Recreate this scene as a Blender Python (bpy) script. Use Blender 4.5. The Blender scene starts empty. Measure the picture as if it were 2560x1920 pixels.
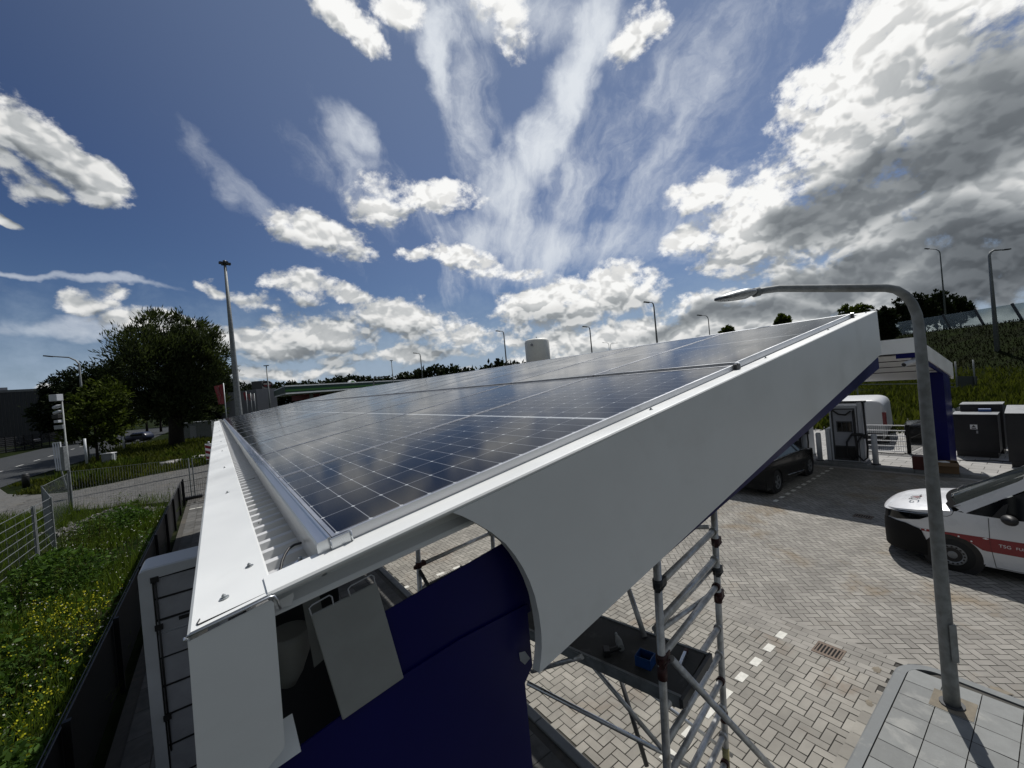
import bpy, bmesh, math, random
import numpy as np
from mathutils import Vector, Matrix, Euler
from math import sin, cos, pi, radians, sqrt, hypot
random.seed(7); rng = np.random.default_rng(11)
S = bpy.context.scene
COL = S.collection

# ------------------------------------------------------------------ camera, world, sun, exposure
CAM = Vector((-0.2188, -1.1541, 4.15)); YAW, PITCH, ROLL = 0.6304, -0.0039, -0.0919
FPX = 1018.32                                   # focal length in pixels of a 2560 px wide picture
def _axes():
    cy, sy, cp, sp = cos(YAW), sin(YAW), cos(PITCH), sin(PITCH)
    f = Vector((sy*cp, cy*cp, sp)); r = Vector((cy, -sy, 0)); u = r.cross(f)
    return r*cos(ROLL)+u*sin(ROLL), u*cos(ROLL)-r*sin(ROLL), f
CR, CU, CF = _axes()
cd = bpy.data.cameras.new('camera'); cam = bpy.data.objects.new('camera', cd); COL.objects.link(cam)
m = Matrix((CR, CU, -CF)).transposed().to_4x4(); m.translation = CAM; cam.matrix_world = m
cd.sensor_width = 36; cd.lens = FPX/2560*36; cd.clip_start = 0.02; cd.clip_end = 6000
S.camera = cam
S.view_settings.view_transform = 'Standard'; S.view_settings.look = 'None'
S.view_settings.exposure = 0.0; S.view_settings.gamma = 1.0
S.cycles.max_bounces = 6; S.cycles.diffuse_bounces = 3; S.cycles.glossy_bounces = 3
S.cycles.transparent_max_bounces = 8; S.cycles.caustics_reflective = False; S.cycles.caustics_refractive = False
def ray(px, py): return CF + CR*((px-1280)/FPX) + CU*((960-py)/FPX)
def at(px, py, depth): return CAM + ray(px, py)*depth           # point at a real distance in front of the view
SUN_EL = radians(58); SUN_AZ = math.atan2(0.929, 0.371)         # azimuth from +Y towards +X
SUN = Vector((sin(SUN_AZ)*cos(SUN_EL), cos(SUN_AZ)*cos(SUN_EL), sin(SUN_EL)))
sl = bpy.data.lights.new('sun', 'SUN'); sl.energy = 3.95; sl.angle = radians(0.5); sl.color = (1.0, 0.965, 0.91)
so = bpy.data.objects.new('sun', sl); COL.objects.link(so); so.rotation_euler = SUN.to_track_quat('Z', 'Y').to_euler()

# ------------------------------------------------------------------ sky with clouds
class NT:
    """small helper to write node maths"""
    def __init__(s, tree): s.t = tree
    def n(s, typ, **kw):
        x = s.t.nodes.new(typ)
        for k, v in kw.items(): setattr(x, k, v)
        return x
    def put(s, sock, v):
        if hasattr(v, 'is_output') or isinstance(v, bpy.types.NodeSocket): s.t.links.new(v, sock)
        else: sock.default_value = v
    def m(s, op, a, b=None, c=None, clamp=False):
        x = s.n('ShaderNodeMath', operation=op, use_clamp=clamp)
        for i, v in enumerate((a, b, c)):
            if v is not None: s.put(x.inputs[i], v)
        return x.outputs[0]
    def vm(s, op, a, b=None, scale=None):
        x = s.n('ShaderNodeVectorMath', operation=op)
        s.put(x.inputs[0], a)
        if b is not None: s.put(x.inputs[1], b)
        if scale is not None: s.put(x.inputs['Scale'], scale)
        return x.outputs['Value'] if op in ('DOT_PRODUCT', 'LENGTH', 'DISTANCE') else x.outputs['Vector']
    def mr(s, v, a, b, c=0.0, d=1.0, kind='SMOOTHSTEP'):
        x = s.n('ShaderNodeMapRange', interpolation_type=kind)
        for i, q in enumerate((v, a, b, c, d)): s.put(x.inputs[i], q)
        return x.outputs[0]
    def noise(s, vec, scale, detail=4, rough=0.55, dist=0.0, out=0, lac=2.0):
        x = s.n('ShaderNodeTexNoise'); s.put(x.inputs['Vector'], vec)
        for k, v in (('Scale', scale), ('Detail', detail), ('Roughness', rough), ('Distortion', dist), ('Lacunarity', lac)): s.put(x.inputs[k], v)
        return x.outputs[out]
    def mix(s, f, a, b, mode='MIX'):
        x = s.n('ShaderNodeMix', data_type='RGBA', blend_type=mode)
        s.put(x.inputs[0], f)
        for i, v in ((6, a), (7, b)):
            if isinstance(v, tuple) and len(v) == 3: v = (*v, 1)
            s.put(x.inputs[i], v)
        return x.outputs[2]
    def ramp(s, f, pts):
        x = s.n('ShaderNodeValToRGB'); s.put(x.inputs[0], f); e = x.color_ramp.elements
        while len(e) < len(pts): e.new(0.5)
        for q, (p, c) in zip(e, pts): q.position = p; q.color = (*c, 1) if len(c) == 3 else c
        return x.outputs[0]

def blob(px, py, rx, ry, rot=0.0):
    """an elliptical patch of the sky dome: centre direction and two scaled tangent axes (world space)"""
    c = ray(px, py).normalized(); a = radians(rot)
    out = [c]
    for (dx, dy) in ((rx*cos(a), rx*sin(a)), (-ry*sin(a), ry*cos(a))):
        q = ray(px+dx, py+dy).normalized(); t = q - c*c.dot(q); out.append(t.normalized()/t.length)
    return out
CUMULUS = [   # sky patches that hold heaped cloud: centre, radii, tilt, weight
    (95,355,170,85,18,1.5), (215,440,110,60,35,1.3), (40,440,65,50,0,1.1), (8,552,28,16,0,1), (225,765,85,36,15,1.2), (275,735,50,20,8,1),
    (420,815,150,34,6,1.2), (815,592,118,46,12,1.3), (720,545,32,22,0,.8), (1060,500,130,40,-6,.75), (940,520,70,55,0,.75), (1160,655,110,32,8,1), (1015,640,50,20,0,.8), (535,715,36,20,20,1), (630,740,60,24,10,1.1),
    (760,715,85,34,12,1.2), (880,745,85,20,10,1), (640,850,170,42,4,1.3), (820,830,150,48,6,1.3), (1000,790,150,44,0,1.3), (1130,845,150,34,6,1.2), (700,925,230,26,0,1),
    (1000,890,230,24,-4,1), (1310,690,50,20,0,.8), (1330,760,34,50,0,1.2), (1400,770,150,66,-6,1.4), (1560,720,130,60,-10,1.4), (1580,850,300,60,-5,1.5),
    (1930,560,270,140,-24,1.4), (1745,485,95,42,-10,1.3), (1730,600,90,36,0,1.2), (2090,330,190,200,-30,1.2), (2280,150,410,240,-20,1.5), (2450,520,430,270,-15,1.8), (2200,700,540,105,-6,1.8),
    (1900,790,450,90,-6,1.8), (860,30,110,50,18,1.1), (1010,30,70,40,0,.8), (1250,45,90,75,20,1.0), (1590,75,90,65,-30,1.1),
    (90,965,40,14,0,.9), (560,960,110,20,0,1), (2540,700,120,60,0,1.6), (2420,330,300,260,-15,1.6), (2360,560,400,160,-15,1.5), (2130,540,250,100,-20,1.7), (2250,620,340,110,-12,1.5), (640,975,420,18,-6,.7), (2250,850,420,60,-6,1.8), (1950,860,300,50,-6,1.5), (2500,830,200,90,-6,1.8), (1500,900,300,40,-6,1.3),
]
DARK = [(2240,445,410,88,-22,1.35), (2030,500,150,42,-27,1.0), (2490,640,340,120,-8,1.25), (2080,690,280,38,-9,.9), (2500,280,190,150,-20,.8), (1800,790,300,26,-6,.8), (2350,560,160,60,-15,.5)]
CIRRUS = [(1470,90,58,150,10,2.1), (1430,230,60,130,16,2.4), (1360,360,72,130,30,2.3), (1265,490,85,130,10,2.2), (1255,600,150,70,0,1.8), (1095,140,36,150,-5,1.2), (880,345,75,50,25,1.3), (930,480,130,60,25,.5), (1430,630,300,60,-10,1.1),
          (1620,400,260,120,-35,.25), (1270,50,260,70,0,.8), (1180,290,45,160,6,.6), (640,490,190,24,40,.4), (190,702,230,10,-3,1.2), (120,820,300,22,9,1.0)]
world = bpy.data.worlds.new('World'); S.world = world; world.use_nodes = True
wt = world.node_tree; wt.nodes.clear(); W = NT(wt)
tc = W.n('ShaderNodeTexCoord'); DIR = W.vm('NORMALIZE', tc.outputs['Generated'])
def field(N, d, blobs, smooth=0.3):
    acc = None
    for q in blobs:
        w = q[5] if len(q) > 5 else 1.0
        c, t1, t2 = blob(*q[:5]); k = sqrt(w)
        a = N.vm('DOT_PRODUCT', d, tuple(t1*k)); e = N.vm('DOT_PRODUCT', d, tuple(t2*k))
        v = N.m('SUBTRACT', N.m('SUBTRACT', w, N.m('MULTIPLY', a, a)), N.m('MULTIPLY', e, e))
        acc = v if acc is None else N.m('SMOOTH_MAX', acc, v, smooth)
    return N.m('MAXIMUM', acc, -1.6)
cen = lambda v, k: W.vm('SCALE', W.vm('SUBTRACT', v, (0.5, 0.5, 0.5)), scale=k)
sq = W.vm('MULTIPLY', DIR, (1.0, 1.0, 1.35))
w1 = W.noise(sq, 4.5, 2, 0.5, out=1); w2 = W.noise(sq, 15.0, 4, 0.55, out=1)
wob = W.vm('ADD', cen(w1, 0.075), cen(w2, 0.040))
up = (SUN*0.55 + Vector((0, 0, 0.85)) + CR*0.10).normalized()
dw = W.vm('ADD', DIR, wob)
base = field(W, dw, CUMULUS)
baseU = field(W, W.vm('ADD', dw, tuple(up*0.045)), CUMULUS)
back = W.mr(W.vm('DOT_PRODUCT', DIR, tuple(CF)), 0.30, -0.25, -1.6, 0.9)      # unseen broken cloud added behind the view to neutralise the shade fill
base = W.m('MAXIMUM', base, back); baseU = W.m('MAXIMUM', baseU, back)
cv0 = W.vm('ADD', sq, cen(w1, 0.05)); shift = Vector((up.x, up.y, up.z*1.35))
def billow(v, f, a): # rounded heads with sharp creases
    x = None
    for k in range(3):
        q = W.m('ABSOLUTE', W.m('MULTIPLY_ADD', W.noise(W.vm('ADD', v, (1.7*k, 0.4, 2.1*k)), f*2.1**k, 1.0, 0.45), 2.0, -1.0))
        x = W.m('MULTIPLY', q, a) if x is None else W.m('MULTIPLY_ADD', q, a*0.56**k, x)
    return x
fb = W.noise(cv0, 12.0, 10, 0.64)
b1 = billow(cv0, 11.0, 1.0); b2 = billow(W.vm('ADD', cv0, tuple(shift*0.012)), 11.0, 1.0)
D1 = W.m('ADD', W.m('MULTIPLY', base, 0.70), W.m('ADD', W.m('MULTIPLY', W.m('SUBTRACT', fb, 0.48), 4.2), W.m('MULTIPLY', W.m('SUBTRACT', b1, 0.40), 0.50)))
alpha = W.mr(D1, -0.18, 0.62)
thick = W.mr(D1, 0.15, 1.9)
sdot = W.vm('DOT_PRODUCT', DIR, tuple(SUN))
glow = W.mr(sdot, 0.35, 1.0)
under = W.mr(W.m('SUBTRACT', base, baseU), -0.55, 0.75, 0.0, 1.0)             # one on the side towards the sun
rel = W.mr(W.m('SUBTRACT', b1, b2), -0.16, 0.16, 0.0, 1.0)
dark = W.mr(field(W, W.vm('ADD', DIR, W.vm('ADD', cen(w1, 0.14), cen(w2, 0.03))), DARK, 0.5), -0.8, 0.9)
relw = W.m('MULTIPLY', W.m('MULTIPLY_ADD', dark, -0.35, 1.0), W.m('MULTIPLY_ADD', thick, -0.25, 1.0))
lit = W.m('ADD', W.m('MULTIPLY_ADD', under, 0.32, 0.37), W.m('MULTIPLY', W.m('SUBTRACT', rel, 0.5), W.m('MULTIPLY', relw, 0.36)))
lit = W.m('ADD', lit, W.m('MULTIPLY', W.m('SUBTRACT', fb, 0.5), 0.70))
lit = W.m('MULTIPLY', lit, W.m('MULTIPLY_ADD', glow, 0.42, 0.86))
lit = W.m('ADD', lit, W.m('MULTIPLY', W.m('SUBTRACT', 1.0, thick), W.m('MULTIPLY_ADD', glow, 0.24, 0.05)))
lit = W.m('MULTIPLY', lit, W.m('MULTIPLY_ADD', dark, -0.70, 1.0))
lit = W.m('MULTIPLY', lit, W.mr(back, -1.4, 0.6, 1.0, 0.50))  # added rear cloud is dimmed to hold down the fill light
lit = W.m('MAXIMUM', W.m('MINIMUM', lit, 0.95), 0.03)
ctint = W.ramp(lit, [(0.0, (0.74, 0.86, 1.0)), (0.35, (0.90, 0.96, 1.0)), (0.75, (1.0, 1.0, 0.985))])
ccol = W.vm('SCALE', ctint, scale=lit)
# ice cloud: fibres that fan out from a low point
P0 = ray(1240, 900).normalized(); tr = (CR - P0*P0.dot(CR)).normalized(); tu = P0.cross(tr)*-1
if tu.z < 0: tu = -tu
ax = W.vm('DOT_PRODUCT', DIR, tuple(tr)); ay = W.vm('DOT_PRODUCT', DIR, tuple(tu))
ang = W.m('ARCTAN2', ax, W.m('ADD', ay, 0.25)); rad = W.m('SQRT', W.m('MULTIPLY_ADD', ax, ax, W.m('MULTIPLY', ay, ay)))
cx = W.n('ShaderNodeCombineXYZ'); W.put(cx.inputs[0], W.m('MULTIPLY', ang, 4.2)); W.put(cx.inputs[1], W.m('MULTIPLY', rad, 1.5)); cx.inputs[2].default_value = 3.7
cv = W.vm('ADD', cx.outputs[0], W.vm('ADD', cen(w1, 0.8), cen(w2, 0.26)))
cn = W.noise(cv, 2.3, 8, 0.61, 0.2)
cf = field(W, W.vm('ADD', DIR, W.vm('ADD', cen(w1, 0.10), cen(w2, 0.05))), CIRRUS, 0.5)
ca = W.mr(W.m('ADD', W.m('MULTIPLY', cf, 0.50), W.m('MULTIPLY', W.m('SUBTRACT', cn, 0.5), 2.7)), -0.45, 1.25)
ca = W.m('MULTIPLY', ca, W.m('MULTIPLY_ADD', glow, 0.40, 0.62))
sky = W.n('ShaderNodeTexSky', sky_type='NISHITA', sun_disc=False, sun_elevation=SUN_EL, sun_rotation=SUN_AZ, air_density=1.0, dust_density=0.6, ozone_density=2.0)
W.put(sky.inputs[0], DIR) if sky.inputs else None
BG = 0.09
zen = W.n('ShaderNodeSeparateXYZ'); W.put(zen.inputs[0], DIR)
elev = W.mr(zen.outputs[2], 0.0, 0.75)
skyc = W.mix(1.0, sky.outputs[0], W.ramp(elev, [(0.0, (0.42, 0.47, 0.56)), (0.22, (0.36, 0.43, 0.56)), (0.6, (0.29, 0.355, 0.50)), (1.0, (0.24, 0.30, 0.42))]), 'MULTIPLY')
skyc = W.mix(W.mr(W.m('ADD', zen.outputs[2], W.m('MULTIPLY', W.m('SUBTRACT', fb, 0.5), 0.25)), 0.24, -0.02, 0.0, 0.92), skyc, (0.33/BG, 0.42/BG, 0.54/BG))
haze_glow = W.m('MULTIPLY', W.mr(sdot, 0.30, 0.98), 0.30)
skyc = W.mix(haze_glow, skyc, (0.35/BG, 0.45/BG, 0.64/BG))
skyc = W.mix(ca, skyc, (0.74/BG, 0.78/BG, 0.83/BG))
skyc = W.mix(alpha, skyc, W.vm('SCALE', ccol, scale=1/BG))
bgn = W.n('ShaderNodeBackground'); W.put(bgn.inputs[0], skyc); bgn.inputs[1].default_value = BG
wo = W.n('ShaderNodeOutputWorld'); wt.links.new(bgn.outputs[0], wo.inputs[0])
world.cycles.sampling_method = 'MANUAL'; world.cycles.sample_map_resolution = 512

# ------------------------------------------------------------------ materials
MATS = {}
def mat(name, col, rough=0.6, metal=0.0, var=0.0, vscale=3.0, bump=0.0, bscale=60.0, spec=0.5, coat=0.0, rnd=0.0, stain=None, sscale=0.8, samt=0.5, trans=0.0, aniso=None):
    if name in MATS: return MATS[name]
    M = bpy.data.materials.new(name); M.use_nodes = True; t = M.node_tree; t.nodes.clear(); N = NT(t)
    b = N.n('ShaderNodeBsdfPrincipled'); o = N.n('ShaderNodeOutputMaterial'); t.links.new(b.outputs[0], o.inputs[0])
    geo = N.n('ShaderNodeNewGeometry'); pos = geo.outputs['Position']
    if aniso: pos = N.vm('MULTIPLY', pos, aniso)
    c = (*col, 1)
    if var:
        f = N.noise(pos, vscale, 6, 0.6)
        c = N.mix(N.mr(f, 0.3, 0.7), tuple(x*(1-var) for x in col), tuple(min(1, x*(1+var)) for x in col))
        N.put(b.inputs['Roughness'], N.mr(f, 0.3, 0.7, max(0.02, rough-0.08), min(1, rough+0.10)))
    else: b.inputs['Roughness'].default_value = rough
    if rnd:
        k = N.m('MULTIPLY_ADD', geo.outputs['Random Per Island'], 2*rnd, 1-rnd)
        c = N.mix(1.0, c, N.n('ShaderNodeCombineColor').outputs[0], 'MULTIPLY') if False else N.vm('SCALE', c if not isinstance(c, tuple) else col, scale=k)
    if stain:
        f = N.noise(pos, sscale, 8, 0.62, 0.4)
        c = N.mix(N.m('MULTIPLY', N.mr(f, 0.54, 0.68), samt), c, stain)
    N.put(b.inputs['Base Color'], c); b.inputs['Metallic'].default_value = metal
    b.inputs['Specular IOR Level'].default_value = spec; b.inputs['Coat Weight'].default_value = coat
    if trans: b.inputs['Transmission Weight'].default_value = trans
    if bump:
        bn = N.n('ShaderNodeBump'); bn.inputs['Strength'].default_value = bump; bn.inputs['Distance'].default_value = 0.004
        N.put(bn.inputs['Height'], N.noise(pos, bscale, 4, 0.6)); t.links.new(bn.outputs[0], b.inputs['Normal'])
    MATS[name] = M; return M
def leafmat(name, c1, c2, sc=0.8, tr=0.25):
    if name in MATS: return MATS[name]
    M = bpy.data.materials.new(name); M.use_nodes = True; t = M.node_tree; t.nodes.clear(); N = NT(t)
    geo = N.n('ShaderNodeNewGeometry')
    f = N.m('ADD', N.m('MULTIPLY', geo.outputs['Random Per Island'], 0.6), N.m('MULTIPLY', N.noise(geo.outputs['Position'], sc, 3), 0.5))
    c = N.mix(N.mr(f, 0.2, 0.85), c1, c2)
    b = N.n('ShaderNodeBsdfPrincipled'); N.put(b.inputs['Base Color'], c); b.inputs['Roughness'].default_value = 0.7; b.inputs['Specular IOR Level'].default_value = 0.06
    tl = N.n('ShaderNodeBsdfTranslucent'); N.put(tl.inputs[0], N.vm('MULTIPLY', c, (1.2, 1.3, 0.6)))
    mx = N.n('ShaderNodeMixShader'); mx.inputs[0].default_value = tr
    t.links.new(b.outputs[0], mx.inputs[1]); t.links.new(tl.outputs[0], mx.inputs[2])
    o = N.n('ShaderNodeOutputMaterial'); t.links.new(mx.outputs[0], o.inputs[0])
    MATS[name] = M; return M
white = mat('white coated sheet', (0.76, 0.775, 0.765), 0.38, var=0.03, vscale=2.0, bump=0.05, bscale=35, stain=(0.50, 0.50, 0.47), sscale=1.7, samt=0.18)
white_paint = mat('white paint', (0.78, 0.79, 0.80), 0.45, var=0.04)
blue = mat('deep blue coated sheet', (0.0018, 0.0030, 0.082), 0.36, var=0.10, vscale=1.5, spec=0.20)
alu = mat('brushed aluminium', (0.62, 0.64, 0.66), 0.30, 0.95, var=0.10, vscale=6, aniso=(1, 0.05, 1))
frame_m = mat('anodised frame', (0.55, 0.56, 0.58), 0.38, 0.85, var=0.08)
galv = mat('galvanised steel', (0.30, 0.32, 0.33), 0.50, 0.65, var=0.30, vscale=22, bump=0.08, bscale=90)
galv_dull = mat('dull galvanised steel', (0.20, 0.215, 0.22), 0.62, 0.35, var=0.25, vscale=9, bump=0.1, bscale=60, stain=(0.12, 0.12, 0.12), sscale=4, samt=0.5)
tube_m = mat('worn scaffold tube', (0.56, 0.56, 0.55), 0.42, 0.55, var=0.25, vscale=14, bump=0.12, bscale=80, stain=(0.30, 0.27, 0.22), sscale=6, samt=0.6)
red_rust = mat('rusty red paint', (0.050, 0.014, 0.013), 0.55, 0.1, var=0.35, vscale=25, stain=(0.05, 0.03, 0.025), sscale=18, samt=0.7)
black = mat('black plastic', (0.012, 0.012, 0.013), 0.5)
black_mesh = mat('black coated steel', (0.005, 0.0055, 0.006), 0.55, spec=0.3)
rubber = mat('tyre rubber', (0.015, 0.015, 0.015), 0.8)
dark_metal = mat('dark painted steel', (0.05, 0.052, 0.055), 0.55, 0.2, var=0.15)
anthracite = mat('anthracite cabinet paint', (0.010, 0.011, 0.014), 0.6, var=0.12, vscale=3)
anth_top = mat('cabinet lid paint', (0.20, 0.21, 0.22), 0.5, var=0.1)
sheet_grey = mat('light grey roof sheet', (0.60, 0.61, 0.62), 0.42, var=0.04, stain=(0.42, 0.42, 0.40), sscale=3, samt=0.35)
board_m = mat('grey fibre board', (0.27, 0.28, 0.27), 0.7, var=0.06, vscale=12, bump=0.05)
panel_grey = mat('grey door panel', (0.30, 0.31, 0.34), 0.6, var=0.08, vscale=5, stain=(0.20, 0.20, 0.21), sscale=4, samt=0.4)
cab_white = mat('off white cabinet frame', (0.48, 0.50, 0.53), 0.5, var=0.05)
paver_m = mat('grey concrete paver', (0.262, 0.250, 0.226), 0.88, var=0.16, vscale=1.3, bump=0.5, bscale=130, rnd=0.14, stain=(0.215, 0.17, 0.115), sscale=0.6, samt=0.75, spec=0.25)
paver_b = mat('bay concrete paver', (0.272, 0.259, 0.230), 0.88, var=0.16, vscale=1.6, bump=0.5, bscale=130, rnd=0.14, stain=(0.20, 0.155, 0.115), sscale=0.9, samt=0.6, spec=0.25)
paver_white = mat('white marking paver', (0.62, 0.61, 0.56), 0.8, var=0.10, vscale=14, bump=0.3, bscale=120, spec=0.3)
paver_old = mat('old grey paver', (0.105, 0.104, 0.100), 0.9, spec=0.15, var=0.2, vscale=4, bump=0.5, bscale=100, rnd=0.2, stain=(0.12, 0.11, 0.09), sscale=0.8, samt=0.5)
joint_m = mat('joint sand', (0.055, 0.052, 0.046), 0.95, var=0.25, vscale=5, bump=0.4, bscale=200, stain=(0.15, 0.125, 0.09), sscale=0.7, samt=0.5)
tile_m = mat('concrete pavement tile', (0.200, 0.207, 0.203), 0.85, var=0.12, vscale=6, bump=0.4, bscale=110, rnd=0.12, stain=(0.34, 0.34, 0.32), sscale=2.2, samt=0.6)
tile_far = mat('light pavement tile', (0.30, 0.295, 0.285), 0.85, var=0.12, vscale=3, bump=0.3, rnd=0.10)
kerb_m = mat('concrete kerb', (0.170, 0.180, 0.182), 0.82, var=0.10, vscale=7, bump=0.3, bscale=120, stain=(0.31, 0.31, 0.29), sscale=2.5, samt=0.5)
sand_m = mat('spilled sand', (0.185, 0.162, 0.125), 0.95, var=0.2, vscale=8, bump=0.7, bscale=90)
asphalt = mat('asphalt', (0.040, 0.043, 0.046), 0.9, spec=0.15, var=0.15, vscale=0.6, bump=0.4, bscale=60)
soil = mat('soil under weeds', (0.010, 0.014, 0.006), 0.95, spec=0.02, var=0.4, vscale=1.2, stain=(0.045, 0.040, 0.022), sscale=0.7, samt=0.5)
turf = mat('grass ground', (0.011, 0.016, 0.005), 0.95, spec=0.02, var=0.4, vscale=0.5, stain=(0.018, 0.018, 0.008), sscale=0.15, samt=0.6)
line_m = mat('road paint', (0.55, 0.55, 0.53), 0.7, var=0.1)
glass_dark = mat('dark car glass', (0.004, 0.005, 0.0055), 0.06, spec=0.5)
car_white = mat('white car paint', (0.68, 0.69, 0.71), 0.30, coat=0.5, var=0.02)
car_black = mat('black car paint', (0.003, 0.003, 0.0035), 0.25, coat=0.15, spec=0.3)
car_silver = mat('silver cover film', (0.45, 0.46, 0.46), 0.30, 0.7, var=0.4, vscale=12, bump=0.8, bscale=9)
red_wrap = mat('red vehicle wrap', (0.22, 0.004, 0.012), 0.35, coat=0.3)
bumper_m = mat('black bumper plastic', (0.009, 0.009, 0.0095), 0.7, bump=0.1, spec=0.2)
matt_black = mat('matt black plastic', (0.006, 0.006, 0.0065), 0.9, spec=0.08)
steel_rim = mat('grey steel rim', (0.22, 0.23, 0.24), 0.45, 0.4, var=0.1)
cardboard = mat('brown cardboard', (0.125, 0.080, 0.040), 0.85, var=0.1)
ply = mat('dark platform ply', (0.040, 0.040, 0.038), 0.75, var=0.25, vscale=6, bump=0.2, bscale=90, stain=(0.10, 0.10, 0.095), sscale=14, samt=0.35)
box_blue = mat('blue plastic bin', (0.010, 0.060, 0.21), 0.42)
gravel = mat('grey rubble', (0.17, 0.165, 0.16), 0.9, var=0.35, vscale=10)
bark = mat('bark', (0.022, 0.018, 0.014), 0.95, var=0.3, vscale=6)
building_m = mat('dark ribbed cladding', (0.034, 0.037, 0.042), 0.55, 0.2, var=0.08, vscale=0.3)
rust_iron = mat('rusty cast iron', (0.16, 0.125, 0.10), 0.8, 0.3, var=0.3, vscale=25, bump=0.3)
blackhole = mat('drain shaft', (0.006, 0.006, 0.006), 1.0)

def solar_material():
    M = bpy.data.materials.new('solar cells under glass'); M.use_nodes = True; t = M.node_tree; t.nodes.clear(); N = NT(t)
    b = N.n('ShaderNodeBsdfPrincipled'); o = N.n('ShaderNodeOutputMaterial'); t.links.new(b.outputs[0], o.inputs[0])
    c = N.n('ShaderNodeTexCoord'); s = N.n('ShaderNodeSeparateXYZ'); t.links.new(c.outputs['Object'], s.inputs[0])
    x, y = s.outputs[0], s.outputs[1]
    half = N.m('GREATER_THAN', x, 1.129)
    xx = N.m('SUBTRACT', N.m('SUBTRACT', x, 0.018), N.m('MULTIPLY', half, 1.120))
    fx = N.m('PINGPONG', xx, 0.0915/2); fy = N.m('PINGPONG', N.m('SUBTRACT', y, 0.021), 0.182/2)
    # distance to the nearest cell edge: pingpong is zero on every edge when measured over a whole cell
    ex = N.m('PINGPONG', xx, 0.04575); ex = N.m('ABSOLUTE', N.m('SUBTRACT', N.m('MODULO', N.m('ADD', xx, 0.04575+0.915), 0.0915), 0.04575))
    ey = N.m('ABSOLUTE', N.m('SUBTRACT', N.m('MODULO', N.m('ADD', y, 0.091-0.021+1.82), 0.182), 0.091))
    l1 = N.m('LESS_THAN', ex, 0.0012); l2 = N.m('LESS_THAN', ey, 0.0014)
    dia = N.m('LESS_THAN', N.m('ADD', ex, ey), 0.0075)
    mid = N.m('LESS_THAN', N.m('ABSOLUTE', N.m('SUBTRACT', x, 1.129)), 0.0085)
    edge = N.m('MAXIMUM', N.m('LESS_THAN', N.m('MINIMUM', x, N.m('SUBTRACT', 2.258, x)), 0.016), N.m('LESS_THAN', N.m('MINIMUM', y, N.m('SUBTRACT', 1.134, y)), 0.018))
    line = N.m('MAXIMUM', N.m('MAXIMUM', l1, l2), N.m('MAXIMUM', dia, mid))
    bus = N.m('LESS_THAN', N.m('ABSOLUTE', N.m('SUBTRACT', N.m('MODULO', N.m('ADD', y, 1.0), 0.0182), 0.0091)), 0.0006)
    oi = N.n('ShaderNodeObjectInfo'); geo = N.n('ShaderNodeNewGeometry')
    cell_id = N.n('ShaderNodeCombineXYZ'); N.put(cell_id.inputs[0], N.m('FLOOR', N.m('DIVIDE', xx, 0.0915))); N.put(cell_id.inputs[1], N.m('FLOOR', N.m('DIVIDE', N.m('SUBTRACT', y, 0.021), 0.182))); N.put(cell_id.inputs[2], N.m('MULTIPLY', oi.outputs['Random'], 50))
    wn = N.n('ShaderNodeTexWhiteNoise'); t.links.new(cell_id.outputs[0], wn.inputs[0])
    cell = N.mix(wn.outputs[0], (0.0018, 0.0020, 0.0040), (0.0028, 0.0032, 0.0066))
    cell = N.mix(N.m('MULTIPLY', bus, 0.16), cell, (0.10, 0.11, 0.14))
    cell = N.mix(N.m('MULTIPLY', edge, 0.6), cell, (0.02, 0.02, 0.024))
    colr = N.mix(line, cell, N.mix(N.m('MAXIMUM', dia, mid), (0.22, 0.23, 0.25), (0.40, 0.42, 0.44)))
    dust = N.noise(geo.outputs['Position'], 1.6, 6, 0.6)
    colr = N.mix(N.mr(dust, 0.35, 0.8, 0.001, 0.014), colr, (0.42, 0.42, 0.40))
    N.put(b.inputs['Base Color'], colr)
    N.put(b.inputs['Roughness'], N.mr(dust, 0.3, 0.8, 0.09, 0.20)); b.inputs['IOR'].default_value = 1.20
    bn = N.n('ShaderNodeBump'); bn.inputs['Strength'].default_value = 0.03; bn.inputs['Distance'].default_value = 0.002
    N.put(bn.inputs['Height'], N.noise(geo.outputs['Position'], 7, 3)); t.links.new(bn.outputs[0], b.inputs['Normal'])
    return M
cells_m = solar_material()
def seethrough(name, col, tr, rough=0.1):
    M = bpy.data.materials.new(name); M.use_nodes = True; t = M.node_tree; t.nodes.clear(); N = NT(t)
    a = N.n('ShaderNodeBsdfTransparent'); a.inputs[0].default_value = (0.86, 0.92, 0.92, 1)
    b = N.n('ShaderNodeBsdfPrincipled'); b.inputs['Base Color'].default_value = (*col, 1); b.inputs['Roughness'].default_value = rough
    mx = N.n('ShaderNodeMixShader'); mx.inputs[0].default_value = 1-tr; t.links.new(a.outputs[0], mx.inputs[1]); t.links.new(b.outputs[0], mx.inputs[2])
    o = N.n('ShaderNodeOutputMaterial'); t.links.new(mx.outputs[0], o.inputs[0]); return M
barrier_glass = seethrough('noise barrier glass', (0.30, 0.34, 0.36), 0.62)
car_glass = seethrough('tinted windscreen', (0.02, 0.025, 0.025), 0.30, 0.05)

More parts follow.
